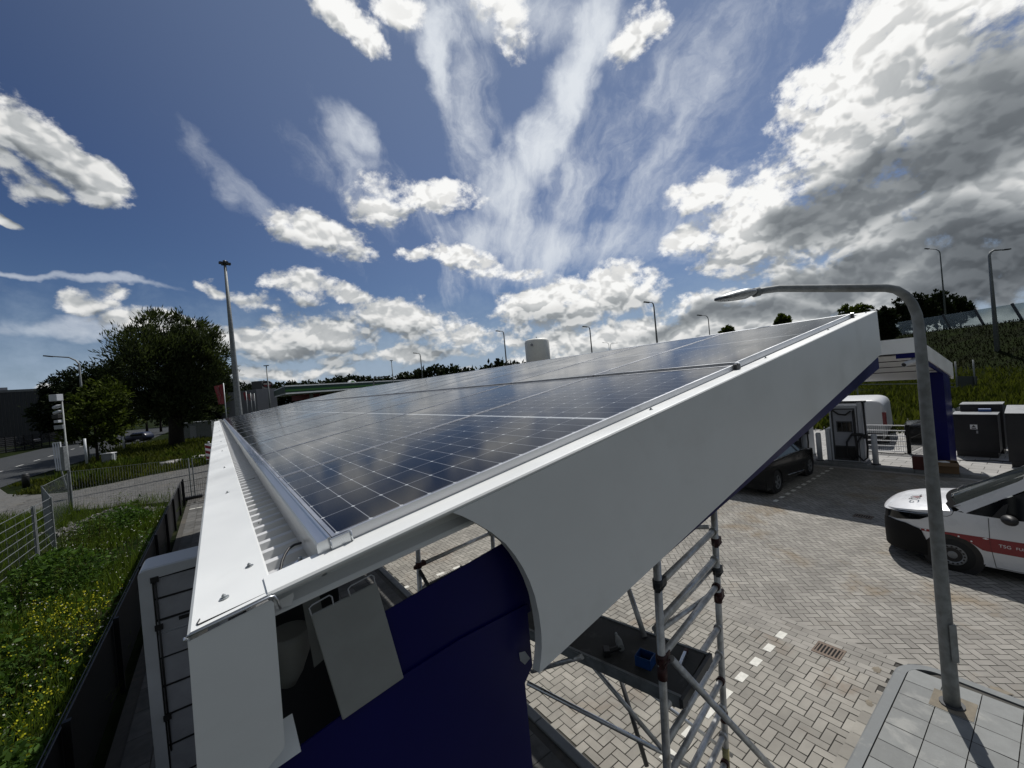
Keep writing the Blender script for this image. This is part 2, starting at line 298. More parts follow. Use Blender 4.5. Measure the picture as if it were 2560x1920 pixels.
# ------------------------------------------------------------------ mesh building
class MB:
    def __init__(s): s.v = []; s.f = []; s.smooth = []
    def add(s, vs, fs, smooth=False):
        k = len(s.v); s.v += [tuple(p) for p in vs]; s.f += [tuple(i+k for i in q) for q in fs]; s.smooth += [smooth]*len(fs); return s
    def box(s, c, size, rotz=0.0, R=None):
        hx, hy, hz = size[0]/2, size[1]/2, size[2]/2
        R = R or Matrix.Rotation(rotz, 3, 'Z'); c = Vector(c)
        vs = [c + R @ Vector((x*hx, y*hy, z*hz)) for x in (-1, 1) for y in (-1, 1) for z in (-1, 1)]
        return s.add(vs, [(0,1,3,2),(4,6,7,5),(0,4,5,1),(2,3,7,6),(0,2,6,4),(1,5,7,3)])
    def bx(s, x0, x1, y0, y1, z0, z1): return s.box(((x0+x1)/2, (y0+y1)/2, (z0+z1)/2), (abs(x1-x0), abs(y1-y0), abs(z1-z0)))
    def bar(s, a, b, w, h, up=(0, 0, 1)):
        a, b = Vector(a), Vector(b); d = b-a; L = d.length; d.normalize(); u = Vector(up); x = d.cross(u)
        if x.length < 1e-4: x = d.cross(Vector((0, 1, 0)))
        x.normalize(); u = x.cross(d); R = Matrix((x, d, u)).transposed()
        return s.box((a+b)/2, (w, L, h), R=R)
    def tube(s, pts, r, n=10, cap=True):
        pts = [Vector(p) for p in pts]; rs = r if isinstance(r, (list, tuple)) else [r]*len(pts); rings = []
        prev = None; vs = []; fs = []
        for i, p in enumerate(pts):
            d = (pts[min(i+1, len(pts)-1)] - pts[max(i-1, 0)]).normalized()
            if prev is None:
                a = d.cross(Vector((0, 0, 1)))
                if a.length < 0.05: a = d.cross(Vector((1, 0, 0)))
                a.normalize()
            else: a = (prev - d*prev.dot(d)).normalized()
            prev = a; b = d.cross(a)
            vs += [p + (a*cos(2*pi*k/n) + b*sin(2*pi*k/n))*rs[i] for k in range(n)]
        for i in range(len(pts)-1):
            for k in range(n): fs.append((i*n+k, i*n+(k+1) % n, (i+1)*n+(k+1) % n, (i+1)*n+k))
        s.add(vs, fs, True)
        if cap:
            e = len(s.v)-len(vs); s.f.append(tuple(e+k for k in range(n))[::-1]); s.f.append(tuple(e+(len(pts)-1)*n+k for k in range(n))); s.smooth += [False, False]
        return s
    def prism(s, poly, axis, a, b):
        """polygon in the plane across the axis, extruded from a to b. axis y: poly is (x, z); axis x: (y, z); axis z: (x, y)"""
        n = len(poly); mk = {'y': lambda p, t: (p[0], t, p[1]), 'x': lambda p, t: (t, p[0], p[1]), 'z': lambda p, t: (p[0], p[1], t)}[axis]
        vs = [mk(p, a) for p in poly] + [mk(p, b) for p in poly]
        return s.add(vs, [tuple(range(n)), tuple(range(2*n-1, n-1, -1))] + [(i, i+n, (i+1) % n+n, (i+1) % n) for i in range(n)])
    def disc(s, c, axis, r, h, n=24, r2=None):
        c = Vector(c); a = Vector(axis).normalized(); return s.tube([c-a*h/2, c+a*h/2], [r, r if r2 is None else r2], n)
    def grid(s, fn, nu, nv, smooth=True, skip=None):
        vs = [fn(i/nu, j/nv) for i in range(nu+1) for j in range(nv+1)]
        fs = [(i*(nv+1)+j, (i+1)*(nv+1)+j, (i+1)*(nv+1)+j+1, i*(nv+1)+j+1) for i in range(nu) for j in range(nv)]
        return s.add(vs, fs, smooth)
    def build(s, name, m, parent=None, bevel=0.0, seg=2, local=False):
        me = bpy.data.meshes.new(name)
        off = Vector((0, 0, 0)) if (parent is None or local) else WORLD.get(parent.name, Vector((0, 0, 0)))
        me.from_pydata([Vector(p)-off for p in s.v], [], s.f); me.materials.append(m)
        me.polygons.foreach_set('use_smooth', s.smooth if len(s.smooth) == len(me.polygons) else [False]*len(me.polygons))
        bm = bmesh.new(); bm.from_mesh(me); bmesh.ops.recalc_face_normals(bm, faces=bm.faces); bm.to_mesh(me); bm.free(); me.update()
        o = bpy.data.objects.new(name, me); COL.objects.link(o)
        if parent: o.parent = parent
        WORLD[o.name] = off
        if bevel:
            q = o.modifiers.new('bevel', 'BEVEL'); q.width = bevel; q.segments = seg; q.limit_method = 'ANGLE'; q.angle_limit = radians(40)
        return o
WORLD = {}
def tag(o, label, cat, group=None, kind=None):
    if label: o['label'] = label
    if cat: o['category'] = cat
    if group: o['group'] = group
    if kind: o['kind'] = kind
    return o
def thing(name, label, cat, loc=(0, 0, 0), rotz=0.0, group=None):
    o = bpy.data.objects.new(name, None); o.empty_display_size = 0.2; COL.objects.link(o)
    o.location = loc; o.rotation_euler = (0, 0, rotz); WORLD[o.name] = Vector(loc)
    return tag(o, label, cat, group)
def struct(o): o['kind'] = 'structure'; return o
def dup(root, loc, label, rotz=None, scale=None):
    r = root.copy(); COL.objects.link(r); r.location = loc; r['label'] = label
    if rotz is not None: r.rotation_euler = (0, 0, rotz)
    if scale: r.scale = scale
    for ch in list(root.children):
        c = ch.copy(); COL.objects.link(c); c.parent = r
        for gch in ch.children:
            q = gch.copy(); COL.objects.link(q); q.parent = c
    return r
def text(txt, size, m, loc, R, parent, name='lettering', extrude=0.0008, align='LEFT', xs=1.0):
    cu = bpy.data.curves.new('text', 'FONT'); cu.body = txt; cu.size = size; cu.extrude = extrude; cu.align_x = align; cu.space_character = 1.05
    ob = bpy.data.objects.new('text', cu); COL.objects.link(ob); bpy.context.view_layer.update()
    me = bpy.data.meshes.new_from_object(ob.evaluated_get(bpy.context.evaluated_depsgraph_get()))
    bpy.data.objects.remove(ob); me.materials.clear(); me.materials.append(m)
    off = WORLD.get(parent.name, Vector((0, 0, 0))) if parent else Vector((0, 0, 0))
    M4 = Matrix.Translation(Vector(loc)-off) @ R.to_4x4() @ Matrix.Diagonal((xs, 1, 1, 1)); me.transform(M4)
    o = bpy.data.objects.new(name, me); COL.objects.link(o)
    if parent: o.parent = parent
    return o
def basis(x, y):
    x = Vector(x).normalized(); y = Vector(y); z = x.cross(y).normalized(); y = z.cross(x); return Matrix((x, y, z)).transposed()
def np_mesh(name, verts, faces_n, m, parent=None, off=None):
    """many loose quads at once: verts (N, 4, 3)"""
    N = verts.shape[0]; k = verts.shape[1]
    me = bpy.data.meshes.new(name); v = verts.reshape(-1, 3)
    if off is not None: v = v - np.array(off)
    me.vertices.add(N*k); me.vertices.foreach_set('co', v.astype(np.float32).ravel())
    me.loops.add(N*k); me.loops.foreach_set('vertex_index', np.arange(N*k, dtype=np.int32))
    me.polygons.add(N); me.polygons.foreach_set('loop_start', np.arange(0, N*k, k, dtype=np.int32)); me.polygons.foreach_set('loop_total', np.full(N, k, dtype=np.int32))
    me.materials.append(m); me.update(calc_edges=True)
    o = bpy.data.objects.new(name, me); COL.objects.link(o)
    if parent: o.parent = parent
    return o
def leaf_quads(P, L, Wd, dirs=None, droop=0.0):
    """quads at points P with length L and width Wd, random or given directions"""
    n = len(P); d = rng.normal(size=(n, 3)) if dirs is None else dirs
    d /= np.linalg.norm(d, axis=1)[:, None]+1e-9
    a = rng.normal(size=(n, 3)); s = np.cross(d, a); s /= np.linalg.norm(s, axis=1)[:, None]+1e-9
    L = np.broadcast_to(L, n)[:, None]; Wd = np.broadcast_to(Wd, n)[:, None]
    q = np.empty((n, 4, 3)); q[:, 0] = P; q[:, 1] = P + d*L*0.5 + s*Wd*0.5; q[:, 2] = P + d*L; q[:, 3] = P + d*L*0.5 - s*Wd*0.5
    return q

# ------------------------------------------------------------------ ground, roads, paving
def sheet(name, poly, z, m):
    b = MB(); b.add([(x, y, z) for x, y in poly], [tuple(range(len(poly)))]); o = b.build(name, m); return struct(o)
b = MB()
n = 48; R0 = [0, 60, 300, 3000]
vs = [(0, 0, -0.06)] + [(r*cos(2*pi*k/n), r*sin(2*pi*k/n), -0.06) for r in R0[1:] for k in range(n)]
fs = [(0, 1+k, 1+(k+1) % n) for k in range(n)] + [(1+i*n+k, 1+(i+1)*n+k, 1+(i+1)*n+(k+1) % n, 1+i*n+(k+1) % n) for i in range(2) for k in range(n)]
b.add(vs, fs); struct(b.build('ground', turf))
sheet('weed_bed', [(-9.0, -8), (-1.62, -8), (-1.62, 24.2), (-5.9, 27.2), (-9.0, 28.5)], -0.030, soil)
sheet('road', [(-12.6, -60), (-13.2, 50), (-10.0, 90), (-9, 180), (-27, 180), (-26, 90), (-25.2, -60)], -0.030, asphalt)
sheet('pavement', [(-12.7, 10), (-9.0, 10), (-9.0, 28.5), (-7.6, 34.8), (-9.6, 36.6), (-11.4, 39.4), (-13.0, 44)], -0.024, paver_old)
sheet('paved_drive_bed', [(-9.0, 28.5), (-5.9, 27.0), (-1.5, 23.9), (3, 23.9), (3, 39.5), (-1.1, 38.2), (-4.3, 37.4), (-7.4, 35.0)], -0.018, joint_m)
sheet('paving_bed', [(-1.62, -30), (18.0, -30), (18.0, 60), (3, 60), (3, 23.9), (-1.62, 23.9)], -0.004, joint_m)
for k in range(11):
    y = 60.5 + k*6.3; x = -17.95 - (y-60)*0.036
    if k < 9: struct(MB().bx(x-0.07, x+0.07, y, y+2.2, -0.024, -0.020).build('road_marking', line_m))

def herring(name, inside, ang, origin, x0, x1, y0, y1, z, m, w=0.105, gap=0.0105):
    ca, sa = cos(ang), sin(ang); R = int(max(x1-x0, y1-y0)*1.5/w)+2; i = np.arange(-R, R); X, Y = np.meshgrid(i, i, indexing='ij')
    cl = (X-Y) % 4; out = []
    for c, dx, dy in ((0, 2, 1), (3, 1, 2)):
        mk = cl == c; ax = X[mk]*w + gap/2; ay = Y[mk]*w + gap/2; bx_ = ax + dx*w - gap; by = ay + dy*w - gap
        q = np.stack([np.stack(p, -1) for p in ((ax, ay), (bx_, ay), (bx_, by), (ax, by))], 1)
        out.append(q)
    q = np.concatenate(out); q = np.stack([q[..., 0]*ca - q[..., 1]*sa + origin[0], q[..., 0]*sa + q[..., 1]*ca + origin[1]], -1)
    c = q.mean(1); k = inside(c[:, 0], c[:, 1]); q = q[k]; nq = len(q)
    zz = z + rng.normal(0, 0.0008, (nq, 1)) + rng.normal(0, 0.0007, (nq, 4)); v = np.concatenate([q, zz[..., None]], -1)
    return struct(np_mesh(name, v, 4, m))
def tiles(name, xs, ys, z, m, gap=0.006, inside=None, jit=0.0012, stagger=0.0, along_x=False):
    out = []
    for i in range(len(xs)-1):
        for j in range(len(ys)-1):
            if along_x: sx, sy = (stagger if j % 2 else 0), 0
            else: sx, sy = 0, (stagger if i % 2 else 0)
            a, b_, c, d = xs[i]+gap/2+sx, xs[i+1]-gap/2+sx, ys[j]+gap/2+sy, ys[j+1]-gap/2+sy
            if inside and not inside((a+b_)/2, (c+d)/2): continue
            t = rng.normal(0, jit, 4)+z; out.append([(a, c, t[0]), (b_, c, t[1]), (b_, d, t[2]), (a, d, t[3])])
    return struct(np_mesh(name, np.array(out), 4, m))
herring('bay_paving', lambda x, y: (x > 2.72) & (x < 6.24) & (y > 0.37) & (y < 21), 0.0, (0.03, 0.02), -16, 16, -24, 24, 0.006, paver_b)
herring('drive_paving', lambda x, y: (x > 6.88) & (x < 17.68) & (y > -7) & (y < 21), radians(45), (7.0, 0.1), -20, 20, -20, 20, 0.006, paver_m)
tiles('gutter_course', [6.22+0.105*k for k in range(7)], [-8+0.21*k for k in range(140)], 0.009, paver_m, 0.007, lambda x, y: y > 0.33 or x > 6.84, stagger=0.105)
tiles('kerb_course', [2.9, 6.0][:1] and [3.0+0.21*k for k in range(15)], [0.365, 0.47], 0.010, paver_b, 0.008)
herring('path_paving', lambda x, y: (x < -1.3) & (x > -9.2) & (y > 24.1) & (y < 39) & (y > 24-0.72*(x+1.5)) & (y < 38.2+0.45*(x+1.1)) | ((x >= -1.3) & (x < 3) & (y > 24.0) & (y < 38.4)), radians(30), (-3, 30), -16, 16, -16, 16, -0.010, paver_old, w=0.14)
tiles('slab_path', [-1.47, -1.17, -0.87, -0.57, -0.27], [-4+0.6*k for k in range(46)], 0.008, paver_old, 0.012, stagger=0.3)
# white marking pavers of the parking bays
b = MB()
def mark(x, y): b.bx(x-0.092, x+0.092, y-0.05, y+0.05, 0.004, 0.0115)
for k in range(9): mark(2.98+0.42*k, 1.6)
for k in range(9): mark(2.72+0.42*k, 7.41)
for k in range(9): mark(2.9+0.42*k, 13.2)
for k in range(12): mark(12.72+0.43*k, 4.1)
struct(b.build('bay_marking', paver_white))
# lamp island with a rounded kerb
def arc(cx, cy, r, a0, a1, n): return [(cx+r*cos(radians(a0+(a1-a0)*k/n)), cy+r*sin(radians(a0+(a1-a0)*k/n))) for k in range(n+1)]
out = [(3.0, 0.345)] + arc(6.40, -0.02, 0.365, 90, 0, 10) + [(6.745, -0.8), (6.72, -7)]
inn = [(3.0, 0.235)] + arc(6.40, -0.02, 0.255, 90, 0, 10) + [(6.62, -0.8), (6.60, -7)]
b = MB(); N_ = len(out)
prof = lambda k, t: ((out[k][0], out[k][1]), (inn[k][0], inn[k][1]))[t]
vs = []; 
for k in range(N_):
    o_, i_ = Vector((*out[k], 0)), Vector((*inn[k], 0)); e = (i_-o_).normalized()*0.018
    vs += [(o_.x, o_.y, -0.004), (o_.x, o_.y, 0.100), (o_.x+e.x, o_.y+e.y, 0.118), (i_.x, i_.y, 0.118), (i_.x, i_.y, -0.004)]
b.add(vs, [(k*5+j, (k+1)*5+j, (k+1)*5+j+1, k*5+j+1) for k in range(N_-1) for j in range(4)])
struct(b.build('kerb', kerb_m))
sheet('island_bed', [(2.0, 0.24), (6.40, 0.24), (6.66, -0.02), (6.61, -7), (2.0, -7)], 0.100, joint_m)
tiles('pavement_tile', [6.56-0.3*k for k in range(14)][::-1], [0.228-0.3*k for k in range(22)][::-1], 0.116, tile_m, 0.008)
b = MB()       # square of cut tiles round the lamp foot
b.bx(5.98, 6.32, -0.36, -0.02, 0.112, 0.1195); struct(b.build('pavement_patch', sand_m))
# sand spilled over the pavers
def splash(name, spots, z, m):
    b = MB()
    for cx_, cy_, r in spots:
        k = 26; pts = []
        for i in range(k):
            a = 2*pi*i/k; rr = r*(0.55+0.45*random.random())*(1+0.35*cos(2*a+cx_)); pts.append((cx_+rr*cos(a), cy_+rr*1.3*sin(a), z))
        b.add([(cx_, cy_, z+0.0035)] + pts, [(0, 1+i, 1+(i+1) % k) for i in range(k)])
    return struct(b.build(name, m))
splash('sand_patch', [(6.90, -0.45, 0.12), (6.98, -0.85, 0.2), (6.9, -1.3, 0.2), (5.70, 0.44, 0.05), (6.42, 0.52, 0.06)], 0.0125, sand_m)
# column island of the near canopy
sheet('column_island_bed', [(-0.27, -4), (2.56, -4), (2.56, 20), (-0.27, 20)], 0.085, joint_m)
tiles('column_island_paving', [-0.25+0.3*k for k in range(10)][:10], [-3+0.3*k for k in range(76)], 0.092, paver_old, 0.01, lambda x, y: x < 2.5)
b = MB()
for k in range(23): b.bx(2.545, 2.665, -3.2+k*1.0+0.004, -2.2+k*1.0-0.004, -0.003, 0.107)
struct(b.build('kerb', kerb_m, bevel=0.012))
# charger side: kerb and light tiles
b = MB()
for k in range(34): b.bx(17.86, 18.02, -9+k*1.0+0.004, -8+k*1.0-0.004, -0.003, 0.122)
struct(b.build('kerb', kerb_m, bevel=0.012))
struct(MB().bx(17.66, 17.855, -9, 24, -0.003, 0.008).build('gutter_strip', tile_far))
sheet('charger_pavement_bed', [(18.0, -30), (40, -30), (40, 60), (18.0, 60)], 0.100, joint_m)
tiles('pavement_tile', [18.03+0.4*k for k in range(24)], [-9+0.6*k for k in range(50)], 0.116, tile_far, 0.014, stagger=0.3)
# drains
def drain(x0, x1, y0, y1, label):
    t = thing('storm_drain', label, 'drain', ((x0+x1)/2, (y0+y1)/2, 0.0), 0, 'storm drains in the paving')
    MB().bx(x0, x1, y0, y1, 0.0112, 0.0125).build('shaft', blackhole, t)
    b = MB(); w = 0.02
    for a in ((x0, x0+w, y0, y1), (x1-w, x1, y0, y1), (x0+w, x1-w, y0, y0+w), (x0+w, x1-w, y1-w, y1)): b.bx(*a, 0.006, 0.017)
    b.build('rim', rust_iron, t)
    b = MB(); n_ = 7; L_ = (y1-y0-2*w)
    for k in range(n_):
        yc = y0+w+L_*(k+0.5)/n_; b.bx(x0+w, x1-w, yc-L_*0.030, yc+L_*0.030, 0.0115, 0.0165)
    b.bx(x0+w, x0+w+0.03, y0+w, y1-w, 0.0115, 0.0162); b.bx(x1-w-0.03, x1-w, y0+w, y1-w, 0.0115, 0.0162)
    b.build('grate', rust_iron, t)
drain(6.25, 6.555, 0.87, 1.195, 'rusty storm drain grate in the paving near the lamp post')
drain(12.46, 12.72, 1.90, 2.27, 'storm drain at the shadow edge in front of the white van')

# ------------------------------------------------------------------ near canopy
TH = 0.15097; Z0 = 3.78918
def rp(t, y, off): return (t*cos(TH)-off*sin(TH), y, Z0+t*sin(TH)+off*cos(TH))
def zf(x): return 3.7595 + 0.1521*x          # top of the end flange
YF = -0.09; YE = 17.42
can = thing('solar_canopy', 'white sloping canopy with blue column and solar panels on its roof', 'canopy', (0.2, 0.2, 0.09))
arc_pts = [(0.306, 3.793), (0.340, 3.772), (0.372, 3.748), (0.427, 3.702), (0.477, 3.650), (0.508, 3.604), (0.535, 3.554), (0.556, 3.503), (0.572, 3.448), (0.581, 3.385), (0.584, 3.325), (0.580, 3.275), (0.570, 3.233), (0.560, 3.201)]
poly = arc_pts + [(4.985, 4.101), (4.950, zf(4.95)-0.004)]
MB().prism(poly, 'y', YF, YF+0.004).build('end_fascia', white, can)
b = MB()                                               # return of the arc edge
for (a, c) in zip(arc_pts[:-1], arc_pts[1:]):
    b.add([(a[0], YF+0.004, a[1]), (c[0], YF+0.004, c[1]), (c[0], YF+0.035, c[1]), (a[0], YF+0.035, a[1])], [(0, 1, 2, 3)])
b.build('fascia_return', white, can)
b = MB()                                               # sloping end flange with a soft front edge
x0, x1 = -0.158, 4.955
prof = [(YF+0.006, -0.016), (YF+0.0005, -0.010), (YF-0.0010, -0.004), (YF+0.003, 0.0015), (YF+0.010, 0.003), (0.012, 0.003), (0.013, -0.03), (0.010, -0.03), (0.009, -0.001), (YF+0.010, -0.002)]
vs = [(x, y, zf(x)+dz) for x in (x0, x1) for (y, dz) in prof]; k = len(prof)
b.add(vs, [(i, (i+1) % k, k+(i+1) % k, k+i) for i in range(k)] + [tuple(range(k)), tuple(range(2*k-1, k-1, -1))])
b.build('end_flange', white, can)
# eave trim along the low side: two lengths, the far one laid over
for (ya, yb, dz, x0e) in ((YF, 14.6, 0.0, -0.300), (14.45, YE, 0.006, -0.303)):
    zo, zi = zf(-0.300)-0.004+dz, zf(-0.146)-0.002+dz
    pr = [(x0e, 3.42), (x0e, zo-0.006), (x0e+0.006, zo), (-0.149, zi), (-0.144, zi-0.005), (-0.144, zi-0.030), (-0.147, zi-0.030), (-0.147, zi-0.006), (-0.150, zi-0.0035), (x0e+0.008, zo-0.0035), (x0e+0.0035, zo-0.008), (x0e+0.0035, 3.42)]
    MB().prism(pr, 'y', ya, yb).build('eave_trim', white, can)
# corner panel with rounded foot
cp = [(-0.299, zf(-0.299)-0.020), (-0.306, 3.300), (-0.302, 3.296), (-0.165, 3.385)] + [(-0.157, 3.391), (-0.153, 3.400), (-0.1525, 3.41)] + [(-0.148, zf(-0.148)-0.024), (-0.153, zf(-0.153)-0.016), (-0.16, zf(-0.16)-0.015)]
MB().prism(cp, 'y', YF-0.0035, YF-0.0005).build('corner_panel', white, can)
b = MB(); lip = [(-0.300, YF-0.006, zf(-0.30)-0.008), (-0.20, YF-0.006, zf(-0.20)-0.007), (-0.156, YF-0.006, zf(-0.156)-0.006), (-0.147, YF-0.004, zf(-0.147)-0.009), (-0.141, YF-0.002, zf(-0.141)-0.022), (-0.136, YF, zf(-0.136)-0.045)]
b.tube(lip, 0.0028, 8); b.tube([(-0.300, YF-0.004, zf(-0.30)-0.012), (-0.304, YF-0.002, zf(-0.30)-0.016), (-0.3045, YF+0.006, zf(-0.30)-0.014)], 0.0024, 8)
b.build('edge_strip', alu, can)
b = MB(); b.tube([(x, y, zf(x)-0.003) for x, y in ((-0.280, -0.050), (-0.284, -0.066), (-0.282, -0.0745), (-0.160, -0.0745))], 0.0016, 6); b.build('sealed_seam', dark_metal, can)
# soffit flap under the corner panel
MB().add([(-0.300, -0.03, 3.292), (-0.119, -0.03, 3.32), (-0.126, 0.02, 3.385), (-0.300, 0.02, 3.36), (-0.300, -0.027, 3.290), (-0.117, -0.027, 3.318), (-0.124, 0.023, 3.383), (-0.300, 0.023, 3.358)], [(0, 1, 2, 3), (4, 5, 6, 7), (0, 1, 5, 4), (1, 2, 6, 5)]).build('soffit_flap', white, can)
# purlin that shows where the fascia is still open
def zb(x): return 3.658 + 0.115*(x+0.15)
b = MB()
xa, xb = -0.152, 0.62
pr = lambda x: [(-0.006, zf(x)-0.040), (-0.002, zf(x)-0.044), (-0.002, zb(x)+0.028), (-0.020, zb(x)+0.018), (-0.032, zb(x)+0.0135), (-0.036, zb(x)+0.006), (-0.036, zb(x)), (-0.033, zb(x)), (-0.032, zb(x)+0.007), (0.004, zb(x)+0.020), (0.004, zf(x)-0.036)]
vs = [(x, y, z) for x in (xa, xb) for (y, z) in pr(x)]; k = 11
b.add(vs, [(i, (i+1) % k, k+(i+1) % k, k+i) for i in range(k)] + [tuple(range(k)), tuple(range(2*k-1, k-1, -1))])
b.build('edge_purlin', white, can)
def pyp(px, py, Y): r = ray(px, py); return CAM + r*((Y-CAM.y)/r.y)
b = MB(); b.add([pyp(*q, -0.045) for q in ((688, 1506), (712, 1493), (733, 1481), (735, 1490), (729, 1512), (688, 1524))], [(0, 1, 2, 3, 4, 5)]); b.build('bracket_plate', white, can)
# trapezoidal roof sheet
b = MB(); P_ = 0.110; prof = []
y = 0.02; i = 0
while y < 17.2:
    prof += [(y, 0.0), (y+0.052, 0.0), (y+0.062, 0.022), (y+0.092, 0.022), (y+0.102, 0.0)]; y += P_
vs = [rp(t, yy, -0.118+h) for t in (-0.215, 4.75) for (yy, h) in prof]; k = len(prof)
b.add(vs, [(j, j+1, k+j+1, k+j) for j in range(k-1)]); b.build('roof_sheet', sheet_grey, can)
# high edge, far end, beams
MB().prism([(4.952, zf(4.952)+0.002), (4.985, 4.101), (4.981, 4.101), (4.948, zf(4.948)-0.01), (4.80, zf(4.8)-0.01), (4.80, zf(4.8)+0.002)], 'y', YF+0.004, YE).build('ridge_trim', white, can)
MB().prism([(-0.30, 3.42), (0.3, 3.2), (0.56, 3.201), (4.985, 4.101), (4.95, zf(4.95)-0.006), (-0.15, zf(-0.15)-0.006), (-0.30, 3.698)], 'y', YE-0.004, YE).build('far_fascia', white, can)
MB().prism([(0.95, 3.272), (4.985, 4.094), (4.990, 3.960), (0.95, 3.262)], 'y', -0.062, -0.032).build('blue_band', blue, can)
MB().prism([(0.96, 3.270), (4.95, 3.97), (4.95, 3.965), (0.96, 3.265)], 'y', -0.030, 0.30).build('band_return', blue, can)
for x in (0.95, 2.6, 4.4): MB().bx(x-0.05, x+0.05, 0.30, YE-0.1, zf(x)-0.33, zf(x)-0.15).build('girder', dark_metal, can)
for k in range(7): MB().bar((0.3, 1.9+k*2.5, zf(0.3)-0.20), (4.7, 1.9+k*2.5, zf(4.7)-0.20), 0.06, 0.10).build('rafter', dark_metal, can)
# blue column: lower panel, upper panel with a raking top, dark core behind
top_edge = [(-0.30, 3.268), (-0.20, 3.293), (-0.018, 3.330), (0.16, 3.353), (0.335, 3.372), (0.562, 3.380)]
MB().prism([(-0.20, 0.09), (0.557, 0.09), (0.562, 3.12)] + [(0.60, 3.16), (0.60, 3.376)] + top_edge[::-1][1:], 'y', 0.000, 0.006).build('column_panel', blue, can)
MB().prism([(0.119, 3.30), (0.335, 3.33), (0.62, 3.34), (0.62, 3.622), (0.119, 3.543)], 'y', 0.0085, 0.014).build('column_panel', blue, can)
MB().prism([(0.06, 0.09), (0.555, 0.09), (0.555, 3.10), (0.06, 3.05)], 'y', 0.018, 0.62).build('column_core', blue, can)
b = MB(); b.add([(0.545, -0.006, 3.235), (0.560, -0.02, 3.24), (0.572, -0.03, 3.215), (0.562, -0.01, 3.188), (0.548, -0.004, 3.205)], [(0, 1, 2, 3, 4)]); b.build('foil_scrap', mat('clear film scrap', (0.4, 0.42, 0.45), 0.2), can)
for yc in (8.4, 16.7): MB().bx(0.1, 0.55, yc, yc+0.5, 0.09, 3.45).build('column_core', blue, can)
# dark plate inside the open column head
MB().bx(-0.20, 0.06, 0.30, 0.32, 0.6, 3.62).build('column_back_plate', dark_metal, can)
# bolts
def bolt(p, nrm, r=0.010):
    p = Vector(p); a = Vector(nrm).normalized(); b = MB()
    b.disc(p+a*0.0012, a, r, 0.0024, 16); b.disc(p+a*0.0045, a, r*0.52, 0.0065, 6, r*0.50); b.disc(p+a*0.0085, a, r*0.30, 0.004, 8, r*0.2); b.build('screw', galv, can)
for x, y in ((-0.236, 0.005), (-0.179, 0.145), (-0.203, 1.385), (-0.200, 2.474), (-0.198, 3.924), (-0.195, 5.435), (-0.195, 7.1), (-0.195, 8.9), (-0.195, 10.8), (-0.195, 12.7)):
    bolt((x, y, zf(x)-0.003), (-0.15, 0, 1), 0.0095 if y < 1 else 0.0085)
for x in (1.363, 2.587, 3.765, 4.85): bolt((x, -0.03, zf(x)+0.003), (-sin(TH), 0, cos(TH)), 0.009)

# ------------------------------------------------------------------ solar panels
PL, PW = 2.258, 1.134
def solar_panel():
    t = thing('solar_module', 'x', 'solar panel', (0, 0, 0), 0, 'solar panels on the near canopy roof')
    b = MB(); w = 0.011
    for a in ((0, PL, 0, w), (0, PL, PW-w, PW), (0, w, w, PW-w), (PL-w, PL, w, PW-w)): b.bx(*a, -0.034, 0.0018)
    b.build('frame', frame_m, t, local=True)
    MB().bx(w, PL-w, w, PW-w, -0.006, 0.0).build('glass', cells_m, t, local=True)
    return t
ordn = ['nearest', 'second', 'third', 'fourth', 'fifth', 'sixth', 'seventh', 'eighth', 'ninth', 'tenth', 'eleventh', 'twelfth', 'thirteenth', 'fourteenth', 'farthest']
p0 = solar_panel(); first = True
for row in range(2):
    for i in range(15):
        nm = f'solar panel of the {"lower" if row == 0 else "upper"} row, {ordn[i]}' + (' from' if 0 < i < 14 else ' to') + ' the bare white end fascia' if i < 14 else f'farthest solar panel of the {"lower" if row == 0 else "upper"} row, at the far canopy end'
        loc = rp(row*(PL+0.054), i*1.15+0.004, row*0.0097)
        if first: o = p0; o.location = loc; o['label'] = nm; first = False
        else: o = dup(p0, loc, nm)
        o.rotation_euler = (0, -TH, 0)
# mounting rails: low edge, gap, high edge, near end clamps
def rail(name, label, prof, y0, y1, m=alu):
    b = MB(); vs = [rp(t, y, o) for y in (y0, y1) for (t, o) in prof]; k = len(prof)
    b.add(vs, [(i, (i+1) % k, k+(i+1) % k, k+i) for i in range(k)] + [tuple(range(k)), tuple(range(2*k-1, k-1, -1))])
    return tag(b.build(name, m), label, 'rail', 'mounting rails between the solar panels')
rail('edge_rail', 'shiny aluminium rail along the low edge of the panels', [(-0.046, -0.092), (-0.043, -0.050), (-0.040, -0.004), (-0.036, 0.0025), (-0.014, 0.0035), (-0.010, 0.006), (-0.004, 0.006), (-0.003, 0.001), (-0.002, -0.04), (-0.030, -0.05), (-0.034, -0.092)], -0.002, 17.28)
rail('gap_rail', 'dark gap rail between lower and upper panel rows', [(PL+0.004, -0.115), (PL+0.004, -0.030), (PL+0.050, -0.030), (PL+0.050, -0.115)], 0.0, 17.26, dark_metal)
rail('top_rail', 'aluminium rail along the high edge of the upper row', [(2*PL+0.058, -0.09), (2*PL+0.058, 0.012), (2*PL+0.075, 0.014), (2*PL+0.082, 0.004), (2*PL+0.082, -0.09)], -0.002, 17.28)
b = MB()                                               # dark rubber strip under the near edge
for row in range(2):
    a = row*(PL+0.054); vs = [rp(t, y, o) for t in (a+0.01, a+PL-0.01) for (y, o) in ((-0.002, -0.036), (0.02, -0.036), (0.02, -0.10), (0.004, -0.10))]
    b.add(vs, [(0, 1, 5, 4), (1, 2, 6, 5), (2, 3, 7, 6), (3, 0, 4, 7)])
tag(b.build('end_rail', alu), 'aluminium rail under the near end of the panels', 'rail', 'mounting rails between the solar panels')
ti = thing('end_clamp', 'small silver end clamp at the low corner of the nearest panel', 'clamp', rp(0.02, -0.004, -0.02))
b = MB(); R_ = Matrix.Rotation(-TH, 3, 'Y')
